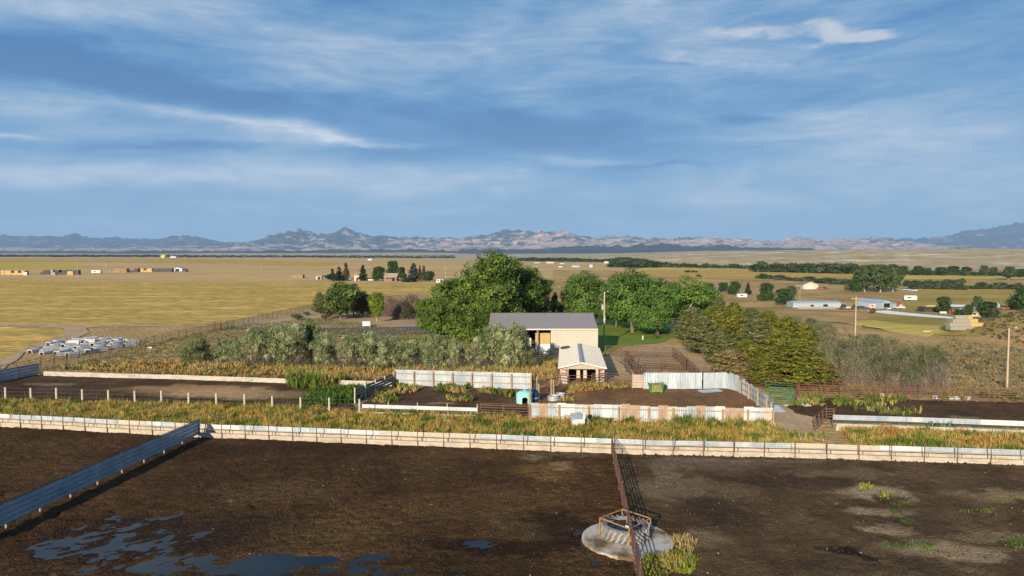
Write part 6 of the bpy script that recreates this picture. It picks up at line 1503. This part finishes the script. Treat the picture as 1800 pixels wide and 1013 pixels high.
# vehicles
def wheel(b, x, y, r, w): b.tube((x, y - w / 2, r), (x, y + w / 2, r), r, 12)
def vehicle(px, py, L2, W2, H2, m, label, name='parked_car', cat='car', yaw=0.0, kind='car'):
    o = thing(name, label, cat, gp(px, py), yaw); l = L2 / 2; w = W2 / 2
    def loft(secs, nm, mm):
        b = MB(); v = []
        for x, z0, z1, hw_ in secs: v += [(x, -hw_, z0), (x, hw_, z0), (x, hw_ * .92, z1), (x, -hw_ * .92, z1)]
        fs = [(3, 2, 1, 0)]; n = len(secs)
        for i in range(n - 1):
            for k in range(4): fs.append((4 * i + k, 4 * i + (k + 1) % 4, 4 * i + 4 + (k + 1) % 4, 4 * i + 4 + k))
        fs.append(tuple(4 * (n - 1) + k for k in range(4))); b.add(v, fs); return b.build(nm, mm, o)
    if kind == 'car':
        loft([(-l, .5, .85, w * .9), (-l * .9, .35, .95, w), (-l * .35, .3, 1.0, w), (l * .5, .3, 1.0, w), (l * .95, .4, .85, w * .95), (l, .5, .7, w * .85)], 'body', m)
        loft([(-l * .75, .98, 1.0, w * .9), (-l * .55, .98, H2, w * .8), (l * .1, .98, H2, w * .8), (l * .4, .98, 1.02, w * .9)], 'cabin', 'glass')
    elif kind == 'trailer':
        loft([(-l, .6, H2 * .8, w * .9), (-l * .93, .45, H2 * .97, w), (l * .85, .45, H2, w), (l, .7, H2 * .8, w * .9)], 'body', m)
        MB().box(-l * .5, l * .1, -w - .02, -w + .01, H2 * .5, H2 * .72).build('window', 'glass', o); MB().box(l * .4, l * .6, -w - .02, -w + .01, .5, H2 * .8).build('door', 'tan_wall', o)
        MB().bar((l, 0, .5), (l + 1, 0, .45), .1, .1).build('hitch', 'dark_metal', o)
    elif kind == 'truck':
        loft([(-l, .7, 1.2, w), (l * .25, .7, 1.2, w)], 'bed', m)
        loft([(l * .2, .6, 1.3, w), (l * .28, .6, H2, w * .9), (l * .6, .6, H2, w * .9), (l * .7, .6, 1.35, w), (l, .6, 1.15, w * .9)], 'cab', m); MB().box(l * .33, l * .58, -w * .93, -w * .88, 1.35, H2 - .15).build('window', 'glass', o)
    elif kind == 'tractor':
        loft([(-l * .2, .8, 1.5, .4), (l * .9, .8, 1.45, .35), (l, .85, 1.3, .3)], 'hood', m)
        loft([(-l * .7, 1.0, 1.6, w * .6), (-l * .6, 1.0, H2, w * .55), (-l * .1, 1.0, H2, w * .55), (0, 1.0, 1.5, w * .6)], 'cab', 'glass'); MB().box(-l * .75, 0, -w * .6, w * .6, H2, H2 + .1).build('roof', m, o)
    for sx_ in (-.62, .62):
        for sy in (-1, 1):
            r_ = .34 if kind not in ('tractor',) else (.85 if sx_ < 0 else .5)
            b = MB(); wheel(b, 0, 0, r_, .25); q = b.build('wheel', 'dark_metal', o, (l * sx_, sy * w * .85, 0)); b = MB(); wheel(b, 0, 0, r_ * .5, .28); b.build('rim', 'red_paint' if kind == 'tractor' else 'galvanised', q, (0, 0, r_ * .5))
    return o
vehicle(1304, 524, 5.6, 2.3, 2.6, 'white_paint', 'white camper trailer parked before the conical tree', 'camper_trailer', 'camper', .05, 'trailer'); vehicle(1600, 528.5, 6.5, 2.4, 2.9, 'white_paint', 'long white livestock trailer in the valley meadow', 'stock_trailer', 'trailer', -.35, 'trailer')
vehicle(1486, 545, 4.8, 2.2, 2.8, 'white_paint', 'white tractor with red rims at the end of the long shed', 'tractor', 'tractor', .1, 'tractor'); vehicle(1501, 544, 3.2, 1.8, 2.4, 'green_paint', 'bright green farm machine beside the white tractor', 'tractor', 'tractor', 1.3, 'tractor')
vehicle(1581, 544, 5.0, 2.0, 2.2, 'white_paint', 'pale truck with a red box right of the machine shed', 'pickup_truck', 'truck', .2, 'truck'); vehicle(1576, 541, 3.5, 2, 3.0, 'red_paint', 'red farm truck behind the pale truck', 'farm_truck', 'truck', .2, 'truck')
vehicle(1532, 543, 3.4, 2.0, 2.4, 'pink_tank', 'pinkish tank trailer left of the machine shed', 'tank_trailer', 'trailer', .2, 'trailer'); vehicle(1515, 543, 4.5, 1.8, 1.4, 'dark_metal', 'dark car at the left of the machine shed yard', yaw=.1); vehicle(1560, 544.5, 4, 1.8, 1.5, 'white_paint', 'white car in the machine shed doorway', yaw=1.4)
vehicle(1598, 511, 5, 2, 1.7, 'white_paint', 'white car right of the valley cottonwoods', yaw=.2); vehicle(1606, 512, 5, 2, 1.7, 'blue_roof', 'pale blue car beside the white one by the cottonwoods', yaw=-.2); vehicle(1590, 510.5, 4.5, 2, 1.6, 'galvanised', 'grey car left of the white one by the cottonwoods')
vehicle(1442, 509, 5, 2, 1.6, 'red_paint', 'red car parked right of the tan garage'); vehicle(1450, 508.5, 5, 2, 1.7, 'dark_metal', 'dark car right of the red one by the tan garage'); vehicle(1404, 508, 5, 2, 1.9, 'dark_metal', 'dark truck left of the tan garage', 'pickup_truck', 'truck', 0, 'truck')
vehicle(1619, 548, 3.5, 2, 2.4, 'red_paint', 'red tractor left of the black hay shed', 'tractor', 'tractor', .6, 'tractor'); vehicle(1672, 551, 4, 2, 1.8, 'red_paint', 'red machine right of the round green tree', 'tractor', 'tractor', 0, 'tractor'); vehicle(1769, 545, 7, 2.2, 1.8, 'red_paint', 'long red wagon by the small grey shed', 'farm_wagon', 'wagon', 0, 'truck')
vehicle(170, 481, 7.5, 2.5, 2.8, 'white_paint', 'long white trailer in the far left farmyard', 'camper_trailer', 'trailer', 0, 'trailer'); vehicle(654, 494, 4.5, 2, 1.7, 'white_paint', 'white car among the farmhouse trees'); vehicle(609, 493, 6, 2, 1.7, 'blue_roof', 'pale blue car under the rusty conifers')
o = thing('propane_tank', 'white propane tank left of the low farmhouse', 'tank', gp(1658, 553)); MB().tube((-1.2, 0, .8), (1.2, 0, .8), .55, 12).tube((1.2, 0, .8), (1.5, 0, .8), .55, 12, .2).tube((-1.2, 0, .8), (-1.5, 0, .8), .55, 12, .2).build('shell', 'white_paint', o, smooth=False)
for x in (-.8, .8): MB().box(x - .1, x + .1, -.3, .3, 0, .3).build('leg', 'concrete', o)
# sheet iron litter beyond the rust fences
for i, (px, py) in enumerate([(1551, 697), (1644, 701), (1672, 702), (1682, 703), (1701, 702), (1786, 698)]):
    o = thing('feed_tub', f'small white tub, {ORD[i]} from the left along the rust coloured fences', 'tub', gp(px, py), 0, 'white tubs along the rust coloured fences'); MB().lathe([(0, .02), (.25, .02), (.32, .3), (.28, .3), (.22, .06), (0, .06)], 12).build('bucket', 'white_paint', o); MB().tube((-.3, 0, .28), (.3, 0, .28), .015, 4).build('handle', 'dark_metal', o)

# ================================================================ HAZE
m, N, K = new_mat('haze')
o_ = N.new('ShaderNodeOutputMaterial'); v_ = N.new('ShaderNodeVolumePrincipled')
v_.inputs['Color'].default_value = (.46, .70, 1.0, 1); v_.inputs['Density'].default_value = 3.8e-5; v_.inputs['Anisotropy'].default_value = 0.0
K.new(v_.outputs[0], o_.inputs['Volume'])
zmin = -80.0
b = MB(); b.box(-31000, 31000, -600, 33000, zmin - 8, 1500)
o = b.build('haze', 'haze'); tag(o, 'thin blue air haze over the whole plain', kind='stuff')
